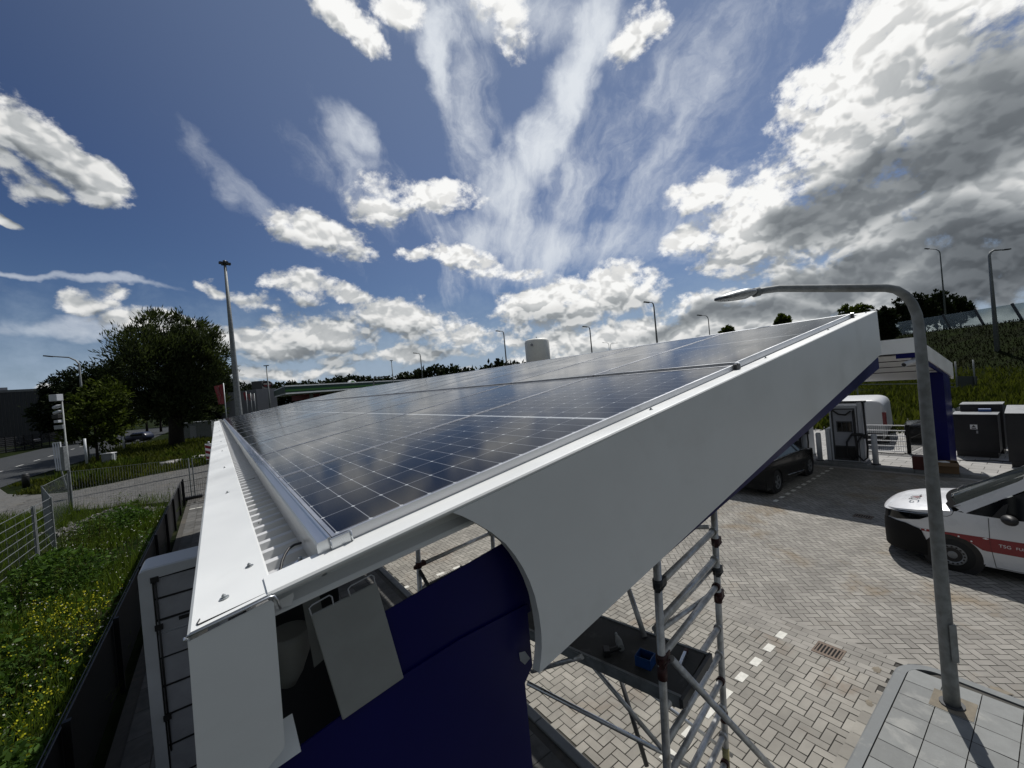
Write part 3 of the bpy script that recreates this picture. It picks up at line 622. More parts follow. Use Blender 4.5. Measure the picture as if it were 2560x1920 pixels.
b.box(rp(0.018, -0.006, -0.016), (0.052, 0.006, 0.036), R=R_); b.build('plate', alu, ti, bevel=0.002)
b = MB(); b.tube([rp(-0.008, -0.010, 0.0), rp(-0.008, -0.010, -0.034)], 0.0022, 8); b.tube([rp(0.044, -0.011, 0.004), rp(0.044, -0.011, -0.03)], 0.0028, 8); b.build('bolt', alu, ti)
tj = thing('middle_clamp', 'dark middle clamp where lower and upper rows meet by the fascia', 'clamp', rp(PL+0.027, -0.004, -0.01))
MB().box(rp(PL+0.027, -0.004, -0.020), (0.05, 0.02, 0.05), R=R_).build('plate', dark_metal, tj, bevel=0.003)
MB().box(rp(PL+0.027, -0.008, 0.008), (0.022, 0.03, 0.008), R=R_).build('bolt', alu, tj, bevel=0.002)
tk = thing('top_clamp', 'dark clamp at the high corner of the upper row', 'clamp', rp(2*PL+0.08, -0.004, -0.01))
MB().box(rp(2*PL+0.068, 0.0, -0.03), (0.03, 0.03, 0.08), R=R_).build('plate', dark_metal, tk, bevel=0.003)
MB().box(rp(2*PL+0.068, -0.004, 0.016), (0.02, 0.03, 0.008), R=R_).build('bolt', alu, tk, bevel=0.002)
# bits lying in the open eave channel
tag(MB().tube([(-0.115, 0.10, 3.655), (-0.114, 0.13, 3.674), (-0.109, 0.16, 3.691), (-0.101, 0.19, 3.703), (-0.090, 0.215, 3.712), (-0.077, 0.237, 3.719), (-0.060, 0.25, 3.722), (-0.040, 0.258, 3.720)], 0.0038, 10).build('power_cable', black), 'black cable curling up from the eave channel', 'cable')
tr_ = thing('clamp_lever', 'dark red lever clamp lying in the open corner', 'clamp', (-0.11, 0.05, 3.69))
MB().bar((-0.146, 0.030, 3.700), (-0.088, 0.075, 3.715), 0.010, 0.014).build('jaw', red_rust, tr_, bevel=0.002)
MB().bar((-0.140, 0.012, 3.690), (-0.092, 0.034, 3.708), 0.008, 0.010).build('handle', red_rust, tr_, bevel=0.002)
tb = thing('angle_bracket', 'small silver bracket bolted in the eave channel', 'bracket', (-0.075, 0.075, 3.70))
MB().bar((-0.088, 0.078, 3.712), (-0.058, 0.100, 3.722), 0.030, 0.004).build('plate', alu, tb); 
MB().disc((-0.066, 0.098, 3.726), (0, 0, 1), 0.006, 0.01, 6).build('bolt', galv, tb)
for k in range(14):
    y = 0.86+k*1.15; b = MB(); b.bar((-0.112, y, 3.668), (-0.046, y+0.02, 3.680), 0.004, 0.004); b.bar((-0.112, y, 3.668), (-0.112, y-0.012, 3.668), 0.004, 0.004)
    tag(b.build('cable_hook', black), f'black cable hook on the eave sheet under panel {ordn[k]} along', 'hook', 'cable hooks along the eave')
# board and pipe in the open column head
gb = thing('cover_board', 'grey board leaning in the open blue column head', 'board', (0.03, -0.02, 3.33))
MB().prism([(-0.069, 3.618), (0.098, 3.640), (0.148, 3.352), (-0.018, 3.326)], 'y', -0.012, -0.004).build('board', board_m, gb, bevel=0.003)
b = MB()
for (xa, za, xb_, zb_) in ((-0.066, 3.616, -0.018, 3.6225), (0.028, 3.629, 0.090, 3.637)):
    b.tube([(xa, -0.010, za), (xa-0.004, -0.010, za+0.020), (xa+0.004, -0.010, za+0.026), (xb_-0.004, -0.010, zb_+0.028), (xb_+0.002, -0.010, zb_+0.022), (xb_+0.004, -0.010, zb_)], 0.0018, 8)
b.build('handle', cab_white, gb)
b = MB().disc((-0.100, 0.20, 3.53), (0, 0, 1), 0.050, 0.001, 20)
b = MB(); b.tube([(-0.105, 0.16, 3.520), (-0.105, 0.16, 3.500), (-0.105, 0.16, 3.46), (-0.112, 0.16, 3.41), (-0.120, 0.16, 3.38)], [0.052, 0.053, 0.050, 0.036, 0.024], 20)
tag(b.build('rain_funnel', board_m), 'grey rain funnel behind the white corner panel', 'pipe')
tag(MB().prism([(-0.072, 3.62), (-0.030, 3.627), (-0.012, 3.45), (-0.058, 3.43)], 'y', 0.09, 0.095).build('inner_plate', board_m), 'grey plate in the shade behind the leaning board', 'plate')

# ------------------------------------------------------------------ second canopy
XA, XB, YA, YB = 14.60, 19.86, 1.18, 18.5
def z2(x): return 4.360 - (x-XA)*0.1745
c2 = thing('solar_canopy', 'white canopy on a blue column behind the galvanised street lamp', 'canopy', (18.8, 1.2, 0.12))
MB().prism([(XA, z2(XA)), (XB, z2(XB)), (XB, 2.96), (XA, 3.965)], 'y', YA, YA+0.05).build('end_fascia', white, c2)
MB().bx(XA, XA+0.05, YA+0.05, YB, 3.965, z2(XA)).build('front_fascia', white, c2)
MB().bx(XB-0.05, XB, YA+0.05, YB, 2.96, z2(XB)-0.01).build('rear_fascia', white, c2)
b = MB(); b.tube([(XB+0.02, YA+0.05, 3.44), (XB+0.09, YA+0.05, 3.42), (XB+0.12, YA+0.05, 3.30), (XB+0.12, YA+0.05, 2.9)], 0.03, 8); b.build('rain_pipe', white, c2)
MB().prism([(XA+0.02, 3.963), (18.3, 3.262), (18.3, 3.16), (XA+0.02, 3.84)], 'y', YA+0.03, YA+0.08).build('blue_band', blue, c2)
MB().bx(XA+0.02, XA+0.06, YA+0.08, YA+0.42, 3.83, 3.963).build('blue_band', blue, c2)
MB().bx(18.25, 19.40, YA+0.04, YA+0.50, 0.12, 3.28).build('column', blue, c2)
MB().bx(19.402, 19.50, YA+0.10, YA+0.30, 0.12, 0.62).build('foundation_plate', white, c2)
MB().bx(18.25, 19.40, YB-0.6, YB-0.1, 0.12, 3.28).build('column', blue, c2)
b = MB(); xs = [XA+0.055, 15.55, 16.6, 17.7, 18.8, XB-0.06]
for i in range(5):
    zA, zB = 3.93-(xs[i]-XA)*0.19, 3.93-(xs[i+1]-XA)*0.19
    b.add([(xs[i]+0.015, YA+0.06, zA), (xs[i+1]-0.015, YA+0.06, zB), (xs[i+1]-0.015, YB, zB), (xs[i]+0.015, YB, zA)], [(0, 1, 2, 3)])
b.build('soffit', sheet_grey, c2)
MB().add([(XA+0.06, YA+0.06, z2(XA)-0.03), (XB-0.06, YA+0.06, z2(XB)-0.03), (XB-0.06, YB, z2(XB)-0.03), (XA+0.06, YB, z2(XA)-0.03)], [(0, 1, 2, 3)]).build('roof_sheet', sheet_grey, c2)
b = MB()
for x in (15.55, 16.6, 17.7): b.bx(x-0.03, x+0.03, YA+0.06, YB, 3.93-(x-XA)*0.19-0.02, 3.93-(x-XA)*0.19+0.06)
b.build('soffit_joint', dark_metal, c2)
cc = thing('security_camera', 'white security camera under the blue corner of the second canopy', 'camera', (14.75, 1.25, 3.83))
MB().tube([(14.75, 1.28, 3.84), (14.75, 1.28, 3.76)], 0.05, 12).build('mount', cab_white, cc)
MB().tube([(14.80, 1.25, 3.755), (14.42, 1.42, 3.665)], 0.065, 12).build('housing', cab_white, cc)
MB().tube([(14.43, 1.415, 3.667), (14.415, 1.422, 3.664)], 0.05, 12).build('lens', black, cc)

# ------------------------------------------------------------------ street lamp by the paving
LX, LY = 6.143, -0.184
sl_ = thing('street_lamp', 'galvanised street lamp with a long bent arm beside the white van', 'street lamp', (LX, LY, 0.10))
ad = Vector((-0.807, 0.590, 0)).normalized(); base = Vector((LX, LY, 0))
def on(s, z): return base + ad*s + Vector((0, 0, z))
pts = [on(0, 0.05+0.42*k) for k in range(11)]; rs = [0.071-0.0022*k for k in range(11)]
cA = [on(0.0, 4.36), on(0.012, 4.49), on(0.05, 4.61), on(0.12, 4.715), on(0.215, 4.785), on(0.33, 4.815)]
MB().tube(pts+cA+[on(1.0, 4.872), on(1.52, 4.918), on(1.66, 4.912), on(1.80, 4.895)], rs+[0.048, 0.048, 0.047, 0.046, 0.046, 0.045]+[0.042, 0.038, 0.036, 0.034], 14).build('pole', galv_dull, sl_)
b = MB(); fd = Vector((-0.6, -0.8, 0)); b.box(on(0, 0.85)+fd*0.0815, (0.075, 0.012, 0.42), rotz=math.atan2(fd.y, fd.x)+pi/2); b.build('service_door', galv_dull, sl_, bevel=0.004)
MB().tube([on(0, 0.10), on(0, 0.135)], 0.105, 16).build('foot_ring', dark_metal, sl_)
b = MB()
def head(u, v):
    L_ = 0.44*u; w_ = 0.115*(max(0.0, 1-max(0.0, (u-0.55)/0.45)**2.2))**0.5*(0.62+0.38*min(1, u/0.25)); a = 2*pi*v; h_ = 0.074*(1-0.80*u**3)*(0.55+0.45*min(1, u/0.2))
    return on(1.80+L_, 4.905-0.045*u) + Vector((-ad.y, ad.x, 0))*cos(a)*w_ + Vector((0, 0, 1))*(sin(a)*h_*0.75 if sin(a) > 0 else sin(a)*h_*0.8)
b.grid(head, 14, 16); b.build('lamp_head', galv, sl_)
MB().tube([on(1.735, 4.905), on(1.80, 4.896)], 0.050, 14).build('joint_collar', galv_dull, sl_)

# ------------------------------------------------------------------ scaffold tower under the canopy
sc = thing('scaffold_tower', 'mobile scaffold tower with rung frames beneath the white fascia', 'scaffold', (2.1, 0.6, 0.0))
A = Vector((2.035, 0.537, 0)); ex = Vector((0.985, 0.172, 0)); ey = Vector((-0.205, 0.979, 0)); WF, LF = 1.13, 2.75
def sp(x, y, z): return A + ex*x*WF + ey*y + Vector(((z-2.3)*0.036, (2.3-z)*0.022, z))
TR = 0.0265
for fy in (0, LF):
    for fx in (0, 1):
        top = 3.15 if fy == 0 else 2.42
        b = MB().tube([sp(fx, fy, 0.06), sp(fx, fy, top)], TR, 12); b.build('upright', tube_m, sc)
        b = MB()
        for z in ((1.07, 2.10) if fy == 0 else (1.2,)): MB().tube([sp(fx, fy, z), sp(fx, fy, z+0.085)], TR*1.22, 12).build('spigot', red_rust, sc)
        MB().tube([sp(fx, fy, 0.0), sp(fx, fy, 0.08)], [0.055, 0.03], 10).build('foot', dark_metal, sc)
    zs = [2.724, 2.482, 2.247, 1.894, 1.668, 1.440, 1.205, 0.97, 0.735, 0.50, 0.265] if fy == 0 else [2.21, 1.945, 1.68, 1.15, 0.62]
    for z in zs: MB().tube([sp(0, fy, z), sp(1, fy, z)], TR*0.86, 10).build('rung', tube_m, sc)
    for k, z in enumerate(zs): MB().tube([sp(1-0.055/WF, fy, z), sp(1-0.02/WF, fy, z)], TR*1.25, 10).build('rung_collar', red_rust if fy == 0 and k % 3 == 2 else tube_m, sc)
def coupler(p, r=0.036, m=red_rust):
    b = MB(); p = Vector(p); b.tube([p-Vector((0, 0, 0.032)), p+Vector((0, 0, 0.032))], r, 10); b.box(p+ex*0.05, (0.06, 0.052, 0.05), rotz=0.2); b.box(p-ex*0.045+Vector((0, -0.02, -0.004)), (0.05, 0.03, 0.035), rotz=0.6)
    b.tube([p+ex*0.02-ey*0.045, p-ex*0.075-ey*0.05], 0.006, 6); b.build('coupler', m, sc)
coupler(sp(0, 0, 2.235)); coupler(sp(0, 0, 2.73), 0.034, dark_metal); coupler(sp(1, 0, 2.37), 0.034, dark_metal); coupler(sp(1, 0, 2.16), 0.034); coupler(sp(1, 0, 0.32), 0.036, dark_metal); coupler(sp(0, LF, 2.22), 0.034)
coupler(sp(1, 0, 2.62), 0.033)
def brace(a, c, r=0.0205, m=tube_m): MB().tube([a, c], r, 10).build('brace', m, sc)
brace(sp(0.03, -0.05, 2.235), Vector((3.63, 0.12, 0.12)), 0.0235)
brace(at(1318, 1707, 3.6), at(1780, 1945, 3.35), 0.0195, alu); brace(at(1468, 1648, 3.5), at(1655, 1872, 3.2), 0.0185); brace(at(1456, 1641, 3.2), at(1330, 1678, 3.9), 0.020)
brace(sp(0.02, 0.05, 2.40), sp(1, 0.05, 2.37), 0.021); brace(sp(0.02, 0.04, 2.38), sp(1.0, 0.04, 2.17), 0.018)
brace(at(1570, 1468, 3.55), at(1612, 1592, 3.35), 0.022); brace(sp(0, LF, 2.17), sp(0.05, LF-1.1, 1.1), 0.02, dark_metal)
brace(at(1601, 1714, 4.1), at(1830, 1890, 3.9), 0.017, alu); brace(at(1548, 1685, 4.5), at(1617, 1915, 4.2), 0.024, dark_metal); brace(sp(1, LF, 2.2), sp(1, 0.05, 2.74), 0.019)  # dark steep tube repeats the far upright in shadow, shade put into its colour
# deck at about two metres
DZ = 1.955
deckc = lambda x, y, z: A + ex*x + ey*y + Vector((0, 0, z))
b = MB(); b.bar(deckc(0.335, -0.06, DZ), deckc(0.335, LF+0.02, DZ), 0.50, 0.018); b.build('deck_board', ply, sc)
b = MB(); 
for x in (0.075, 0.595): b.bar(deckc(x, -0.07, DZ-0.028), deckc(x, LF+0.04, DZ-0.028), 0.022, 0.085)
b.build('deck_rim', galv_dull, sc)
b = MB(); b.bar(deckc(0.05, -0.08, DZ-0.02), deckc(0.62, -0.08, DZ-0.02), 0.025, 0.06)
for x in (0.12, 0.55): b.bar(deckc(x, -0.085, DZ-0.045), deckc(x, -0.02, DZ-0.045), 0.06, 0.05)
b.build('deck_hook', dark_metal, sc)
b = MB()
for y in (0.45, 0.78, 1.1): b.bar(deckc(0.0635, y-0.15, DZ+0.004), deckc(0.0635, y, DZ+0.004), 0.004, 0.008)
b.build('deck_scuff', galv, sc)
MB().tube([sp(0, 0, 0.70), sp(0, 0, 1.02)], TR*1.04, 12).build('sticker', black, sc)
text('ALTREX' if False else 'SAFE', 0.035, cab_white, sp(0, 0, 0.73)+Vector((-0.0265*0.6, -0.0265, 0)), basis((0, 0, 1), (-0.8, 0.6, 0)), sc)
MB().tube([sp(1, 0, 0.55), sp(1, 0, 0.85)], TR*1.04, 12).build('sticker', mat('yellowed label', (0.38, 0.34, 0.16), 0.6, var=0.3, vscale=30), sc)
# upper guard deck edge tucked under the fascia
b = MB(); b.bar(sp(0.02, 0.10, 2.86), sp(0.98, 0.13, 2.86), 0.03, 0.10); b.build('upper_deck_hook', galv_dull, sc)
# things left on the deck
def bin_box():
    t = thing('storage_bin', 'small blue open bin on the scaffold deck', 'bin', deckc(0.235, 0.25, DZ+0.01), 0.25)
    b = MB(); w, l, h = 0.052, 0.058, 0.075
    def wall(x0, x1, y0, y1): b.bx(x0, x1, y0, y1, 0.004, h)
    wall(-w, -w+0.004, -l, l); wall(w-0.004, w, -l, l); wall(-w+0.004, w-0.004, -l, -l+0.004); wall(-w+0.004, w-0.004, l-0.004, l); b.bx(-w, w, -l, l, 0, 0.004)
    b.bx(-w-0.004, w+0.004, -l-0.004, -l, h-0.012, h); b.build('body', box_blue, t, local=True); return t
bin_box()
dr = thing('power_tool', 'black and grey power tool lying on the scaffold deck', 'tool', deckc(0.27, 0.47, DZ+0.01), 0.9)
b = MB().tube([(-0.02, 0, 0.032), (0.06, 0, 0.034), (0.105, 0, 0.033), (0.135, 0, 0.032)], [0.026, 0.028, 0.020, 0.012], 12); b.build('motor_housing', board_m, dr, local=True)
b = MB(); b.tube([(0.0, 0, 0.03), (-0.015, 0.05, 0.024), (-0.03, 0.10, 0.022)], [0.021, 0.018, 0.02], 10); b.box((-0.035, 0.118, 0.025), (0.075, 0.045, 0.05)); b.build('grip', black, dr, local=True, bevel=0.004)
MB().tube([(0.135, 0, 0.032), (0.17, 0, 0.032)], [0.014, 0.010], 10).build('chuck', galv, dr, local=True)
sv = thing('level', 'silver spirit level lying by the deck end', 'tool', deckc(0.42, 0.05, DZ+0.01), 0.3)
MB().box((0, 0, 0.012), (0.17, 0.022, 0.024)).build('bar', alu, sv, local=True, bevel=0.002)
MB().box((0.105, 0, 0.012), (0.04, 0.024, 0.026)).build('end_cap', red_rust, sv, local=True, bevel=0.003)

# ------------------------------------------------------------------ vehicles: shared body builder
class Body:
    """car body: plan outline walked from the middle of the nose along one flank; local x = length (nose 0), y = side, z up"""
    def __init__(s, W, nose, zsh, tumble=0.05, lean=0.10): s.W, s.nose, s.zsh, s.tumble, s.lean = W, nose, zsh, tumble, lean
    def plan(s, l):
        if l >= s.nose: return s.W
        q = 1-l/s.nose; return s.W*(1-abs(q)**2.7)**(1/2.7)
    def pt(s, t, z, off=0.0):
        """t<0.25: nose arc, then along the flank"""
        if t < s.nose:
            a = (t/s.nose)*pi/2; e = 2/2.7; l = s.nose*(1-cos(a)**e); y = s.W*sin(a)**e; n = Vector((-(cos(a)+0.05), sin(a), 0)).normalized()
        else: l, y, n = t, s.W, Vector((0, 1, 0))
        zr = (z-0.62)/0.5; ins = s.tumble*max(0, zr)**2 + 0.035*max(0, -zr)**2
        fr = max(0.0, 1-t/s.nose)
        return Vector((l + fr*s.lean*max(0, zr), y-ins*(1-fr*0.3), z)) + n*off
def patch(b, body, side, t0, t1, zlo, zhi, off=0.0, nt=40, nz=10, arches=(), ra=0.36):
    """a skin between two height curves, with round wheel openings"""
    vs = []; key = {}
    for i in range(nt+1):
        t = t0+(t1-t0)*i/nt
        for j in range(nz+1):
            z = zlo(t)+(zhi(t)-zlo(t))*j/nz; p = body.pt(t, z, off); inside = False
            for (al, az) in arches:
                d = hypot(p.x-al, p.z-az)
                if t >= body.nose*0.8 and d < ra:
                    inside = True
            key[(i, j)] = inside
            vs.append(p)
    fs = []
    idx = lambda i, j: i*(nz+1)+j
    for i in range(nt):
        for j in range(nz):
            c = [key[(i, j)], key[(i+1, j)], key[(i+1, j+1)], key[(i, j+1)]]
            if all(c): continue
            fs.append((idx(i, j), idx(i+1, j), idx(i+1, j+1), idx(i, j+1)))
    used = {q for f in fs for q in f}
    for i in range(nt+1):
        for j in range(nz+1):
            k = idx(i, j)
            if key[(i, j)] and k in used:
                p = vs[k]; al, az = min(arches, key=lambda a: hypot(p.x-a[0], p.z-a[1])); d = max(1e-4, hypot(p.x-al, p.z-az)); p.x = al+(p.x-al)*ra/d; p.z = az+(p.z-az)*ra/d
    b.add([(p.x, p.y*side, p.z) for p in vs], fs, True); return b
def wheel(t, l, y, r, w, rim_m, side, holes=16, alloy=False):
    b = MB(); prof = [(0, r*0.62), (0.02, r*0.70), (0.012, r*0.93), (0.04, r*0.99), (w-0.04, r*0.99), (w-0.01, r*0.93), (w, r*0.6)]
    n = 36; vs = [(l+q*cos(2*pi*k/n), y-side*d, r+q*sin(2*pi*k/n)) for (d, q) in prof for k in range(n)]
    b.add(vs, [(i*n+k, i*n+(k+1) % n, (i+1)*n+(k+1) % n, (i+1)*n+k) for i in range(len(prof)-1) for k in range(n)], True)
    wo = b.build('wheel', rubber, t, local=True)
    b = MB(); R1 = r*0.62
    if alloy:
        b.tube([(l+R1*0.96*cos(2*pi*k/30), y-side*0.02, r+R1*0.96*sin(2*pi*k/30)) for k in range(31)], 0.018, 6)
        for k in range(5):
            for da in (-0.13, 0.13):
                a = 2*pi*k/5+0.3; b.bar((l, y-side*0.03, r), (l+R1*cos(a+da), y-side*0.02, r+R1*sin(a+da)), 0.035, 0.02, up=(0, 1, 0))
    else:
        prof = [(0.012, R1), (0.004, R1*0.93), (0.012, R1*0.70), (0.035, R1*0.64), (0.05, R1*0.60), (0.03, R1*0.45), (0.015, R1*0.30), (0.015, 0.002)]
        vs = [(l+q*cos(2*pi*k/n), y-side*d, r+q*sin(2*pi*k/n)) for (d, q) in prof for k in range(n)]
        b.add(vs, [(i*n+k, i*n+(k+1) % n, (i+1)*n+(k+1) % n, (i+1)*n+k) for i in range(len(prof)-1) for k in range(n)], True)
    b.build('rim', rim_m, wo, local=True)
    if not alloy:
        b = MB()
        for k in range(holes):
            a = 2*pi*k/holes; b.disc((l+R1*0.82*cos(a), y-side*0.006, r+R1*0.82*sin(a)), (0, 1, 0), R1*0.085, 0.003, 10)
        b.build('rim_hole', black, wo, local=True)
    return wo
const = lambda v: (lambda t: v)
lerp = lambda pts: (lambda t: float(np.interp(t, [p[0] for p in pts], [p[1] for p in pts])))

# white service van on the drive
van = thing('parked_van', 'white van with a red dotted stripe parked by the street lamp', 'van', (11.19, 1.30, 0.004), radians(-90))
B_ = Body(0.885, 0.62, 1.05, 0.06, 0.10); AR = [(1.02, 0.30), (3.75, 0.30)]
belt = lerp([(0, 0.885), (0.25, 0.955), (0.62, 1.035), (0.9, 1.085), (1.1, 1.10), (1.3, 1.085), (1.6, 1.08), (4.4, 1.09)])
low = const(0.21)
b = MB()
for s_ in (1, -1): patch(b, B_, s_, 0.0, 4.42, low, belt, 0, 150, 24, AR, 0.375)
b.build('body', car_white, van, local=True)
# bonnet
hz = lerp([(0.0, 0.90), (0.04, 0.945), (0.12, 1.005), (0.25, 1.065), (0.45, 1.125), (0.75, 1.185), (1.0, 1.215), (1.25, 1.235)])
b = MB()
def bon(u, v):
    q = 2*v-1; l = 0.012+(1.06-0.17*(1-q*q))*u; Wl = B_.plan(l)-0.05*max(0, (belt(l)-0.62)/0.5)**2; y = Wl*q; e = abs(q)
    cut = 1.0
    z0 = belt(l); z = z0+(hz(l)-z0)*(1-e**3.2)
    return (l + (0.14*(1-e*e) if u > 0.9 else 0)*0, y, z)
b.grid(bon, 26, 24); b.build('bonnet', car_white, van, local=True)
# scuttle, windscreen, pillars, roof
b = MB()
b.grid(lambda u, v: (1.03+0.14*u-0.17*(1-(2*v-1)**2), (2*v-1)*(0.83-0.03*u), 1.150+0.060*u+0.03*(1-(2*v-1)**2)), 6, 14); b.build('scuttle', matt_black, van, local=True)
for y in (0.30, -0.15): MB().tube([(1.12-0.10, y-0.25, 1.235), (1.14-0.12, y, 1.245), (1.16-0.10, y+0.30, 1.24)], 0.012, 6).build('wiper', black, van, local=True)
ws = lambda u, v: (1.13+0.80*u-0.16*(1-(2*v-1)**2)*(1-0.6*u), (2*v-1)*(0.79-0.12*u), 1.195+0.565*u+0.035*(1-(2*v-1)**2))
b = MB(); b.grid(ws, 14, 14); b.build('windscreen', car_glass, van, local=True)
b = MB()
b.grid(lambda u, v: (1.14+0.36*u, (2*v-1)*0.74, 1.12+0.02*u), 3, 4); b.grid(lambda u, v: (1.5+0.4*u, (2*v-1)*0.74, 1.02+0.02*u), 3, 4); b.build('dashboard', matt_black, van, local=True)
MB().box((1.58, 0.38, 1.16), (0.26, 0.18, 0.012), rotz=0.2).build('papers', white_paint, van, local=True)
b = MB()
for y in (0.38, -0.38): b.box((2.25, y, 0.95), (0.16, 0.48, 0.75), R=Matrix.Rotation(0.18, 3, 'Y')); b.box((2.33, y, 1.42), (0.10, 0.26, 0.20), R=Matrix.Rotation(0.18, 3, 'Y'))
b.build('seat', black, van, local=True, bevel=0.03)
b = MB(); b.tube([(1.86+0.05*cos(a), 0.38+0.18*sin(a), 1.12+0.16*cos(a)) for a in [2*pi*k/20 for k in range(21)]], 0.014, 6); b.build('steering_wheel', black, van, local=True)
for s_ in (1, -1):
    def pf(u, v, s_=s_): return (1.075+0.85*u+v*(0.14-0.04*u), s_*(0.795-0.12*u + 0.040*v*(1-0.2*u)), 1.185+0.585*u-v*0.10)
    MB().grid(pf, 12, 3).build('front_pillar', car_white, van, local=True)
# flank above the belt
def upper(l): return 1.83
b = MB()
for s_ in (1, -1):
    Y = lambda z: s_*(0.826-0.21*(z-1.08))
    # white roof side and rear body
    P = lambda pts, off=0.0: [(x, Y(z)+s_*off, z) for x, z in pts]
    b.add(P([(1.10, 1.09), (1.24, 1.135), (1.98, 1.665), (2.28, 1.70), (3.10, 1.70), (3.10, 1.08), (4.42, 1.08), (4.42, 1.83), (2.10, 1.83), (1.90, 1.765)]), [(0, 1, 2, 9), (2, 3, 8, 9), (3, 4, 7, 8), (4, 5, 6, 7)])
    gl = MB(); bl = MB(); gl.add(P([(1.21, 1.09), (1.62, 1.075), (3.06, 1.095), (3.06, 1.665), (2.32, 1.665), (2.02, 1.635)], 0.003), [(0, 1, 2, 3, 4, 5)])
    bl.add(P([(1.50, 1.045), (1.66, 1.045), (1.72, 1.34), (1.66, 1.30)], 0.006), [(0, 1, 2, 3)]); gl.build('side_window', glass_dark, van, local=True); bl.build('quarter_trim', black, van, local=True)
b.grid(lambda u, v: (1.90+2.52*u, (2*v-1)*0.668, 1.765+0.065*min(1, 6*u)+0.045*(1-(2*v-1)**2)), 10, 10)
b.add([(4.42, -0.82, 0.3), (4.42, 0.82, 0.3), (4.42, 0.67, 1.83), (4.42, -0.67, 1.83)], [(0, 1, 2, 3)])
b.build('upper_body', car_white, van, local=True)
b = MB(); bm_hi = lerp([(0, 0.66), (0.35, 0.78), (0.55, 0.76), (0.64, 0.68), (0.70, 0.50)]); bm_lo = lerp([(0, 0.20), (0.7, 0.20)])
for s_ in (1, -1): patch(b, B_, s_, 0.0, 0.70, bm_lo, bm_hi, 0.012, 26, 10)
b.build('bumper', bumper_m, van, local=True)
b = MB(); g_hi = lerp([(0, 0.875), (0.3, 0.93)])
for s_ in (1, -1): patch(b, B_, s_, 0.0, 0.30, lerp([(0, 0.65), (0.3, 0.74)]), g_hi, 0.010, 12, 6)
b.build('grille', black, van, local=True)
for s_ in (1, -1):
    b = MB(); patch(b, B_, s_, 0.22, 0.83, lerp([(0.20, 0.78), (0.45, 0.80), (0.60, 0.85), (0.83, 0.985)]), lerp([(0.20, 0.925), (0.45, 0.975), (0.83, 1.010)]), 0.010, 18, 5); hl = b.build('headlight', glass_dark, van, local=True)
    b = MB(); patch(b, B_, s_, 0.38, 0.74, lerp([(0.30, 0.925), (0.74, 0.985)]), lerp([(0.30, 0.937), (0.74, 0.997)]), 0.013, 10, 2); b.build('light_strip', mat('lamp chrome', (0.30, 0.34, 0.42), 0.2, 0.6), hl, local=True)
    st_lo = lerp([(0.66, 0.66), (0.85, 0.655), (1.02, 0.672), (1.22, 0.62), (1.40, 0.488), (4.4, 0.50)]); st_hi = lerp([(0.66, 0.70), (1.0, 0.712), (4.4, 0.80)])
    b = MB(); patch(b, B_, s_, 0.64, 4.40, st_lo, st_hi, 0.004, 60, 4); so_ = b.build('red_stripe', red_wrap, van, local=True)
    b = MB()
    for (l, z) in ((0.70, 0.685), (0.93, 0.682), (1.12, 0.668), (1.27, 0.618)): 
        p = B_.pt(l, z, 0.006); b.disc((p.x, s_*p.y, p.z), (0, 1, 0), 0.013, 0.003, 14)
    b.add([(1.40, s_*(B_.pt(1.4, 0.71).y+0.006), 0.705), (1.44, s_*(B_.pt(1.4, 0.71).y+0.006), 0.722), (1.48, s_*(B_.pt(1.4, 0.71).y+0.006), 0.705), (1.44, s_*(B_.pt(1.4, 0.71).y+0.006), 0.690)], [(0, 1, 2, 3)])
    b.build('stripe_dot', white_paint, so_, local=True)
    b = MB()
    for (l0, z0, l1, z1) in ((1.485, 1.06, 1.485, 0.62), (1.485, 0.62, 1.53, 0.23), (1.53, 0.225, 4.2, 0.225)):
        n_ = 10
        q = [B_.pt(l0+(l1-l0)*k/n_, z0+(z1-z0)*k/n_, 0.0006) for k in range(n_+1)]; b.tube([(p.x, p.y*s_, p.z) for p in q], 0.0045, 6)
    q = [(1.08, 1.10), (1.05, 1.03), (0.99, 0.99), (0.86, 0.985)]; b.tube([(B_.pt(l, z, 0.001).x, s_*B_.pt(l, z, 0.001).y, z) for l, z in q], 0.004, 6)
    b.build('panel_gap', black, van, local=True)
    b = MB(); b.grid(lambda u, v: (1.70+0.06*u+0.11*cos(2*pi*v)*sin(pi*u)**0.5*0.9, s_*(0.875+0.24*u), 1.115+0.085*sin(2*pi*v)*max(0.02, sin(pi*(0.06+0.90*u)))**0.5), 10, 14)
    b.bar((1.70, s_*0.83, 1.06), (1.73, s_*0.93, 1.085), 0.10, 0.05); b.build('mirror', black, van, local=True)
for s_ in (1, -1):
    for (al, az) in AR: MB().tube([(al, s_*0.45, az+0.02), (al, s_*0.865, az+0.02)], 0.40, 30, cap=True).build('wheel_arch', black, van, local=True)
b = MB(); b.box((2.4, 0, 0.27), (3.9, 1.5, 0.12)); b.build('underbody', black, van, local=True)
for (al, az) in AR:
    for s_ in (1, -1): wheel(van, al, s_*0.885, 0.30, 0.19, steel_rim, s_)
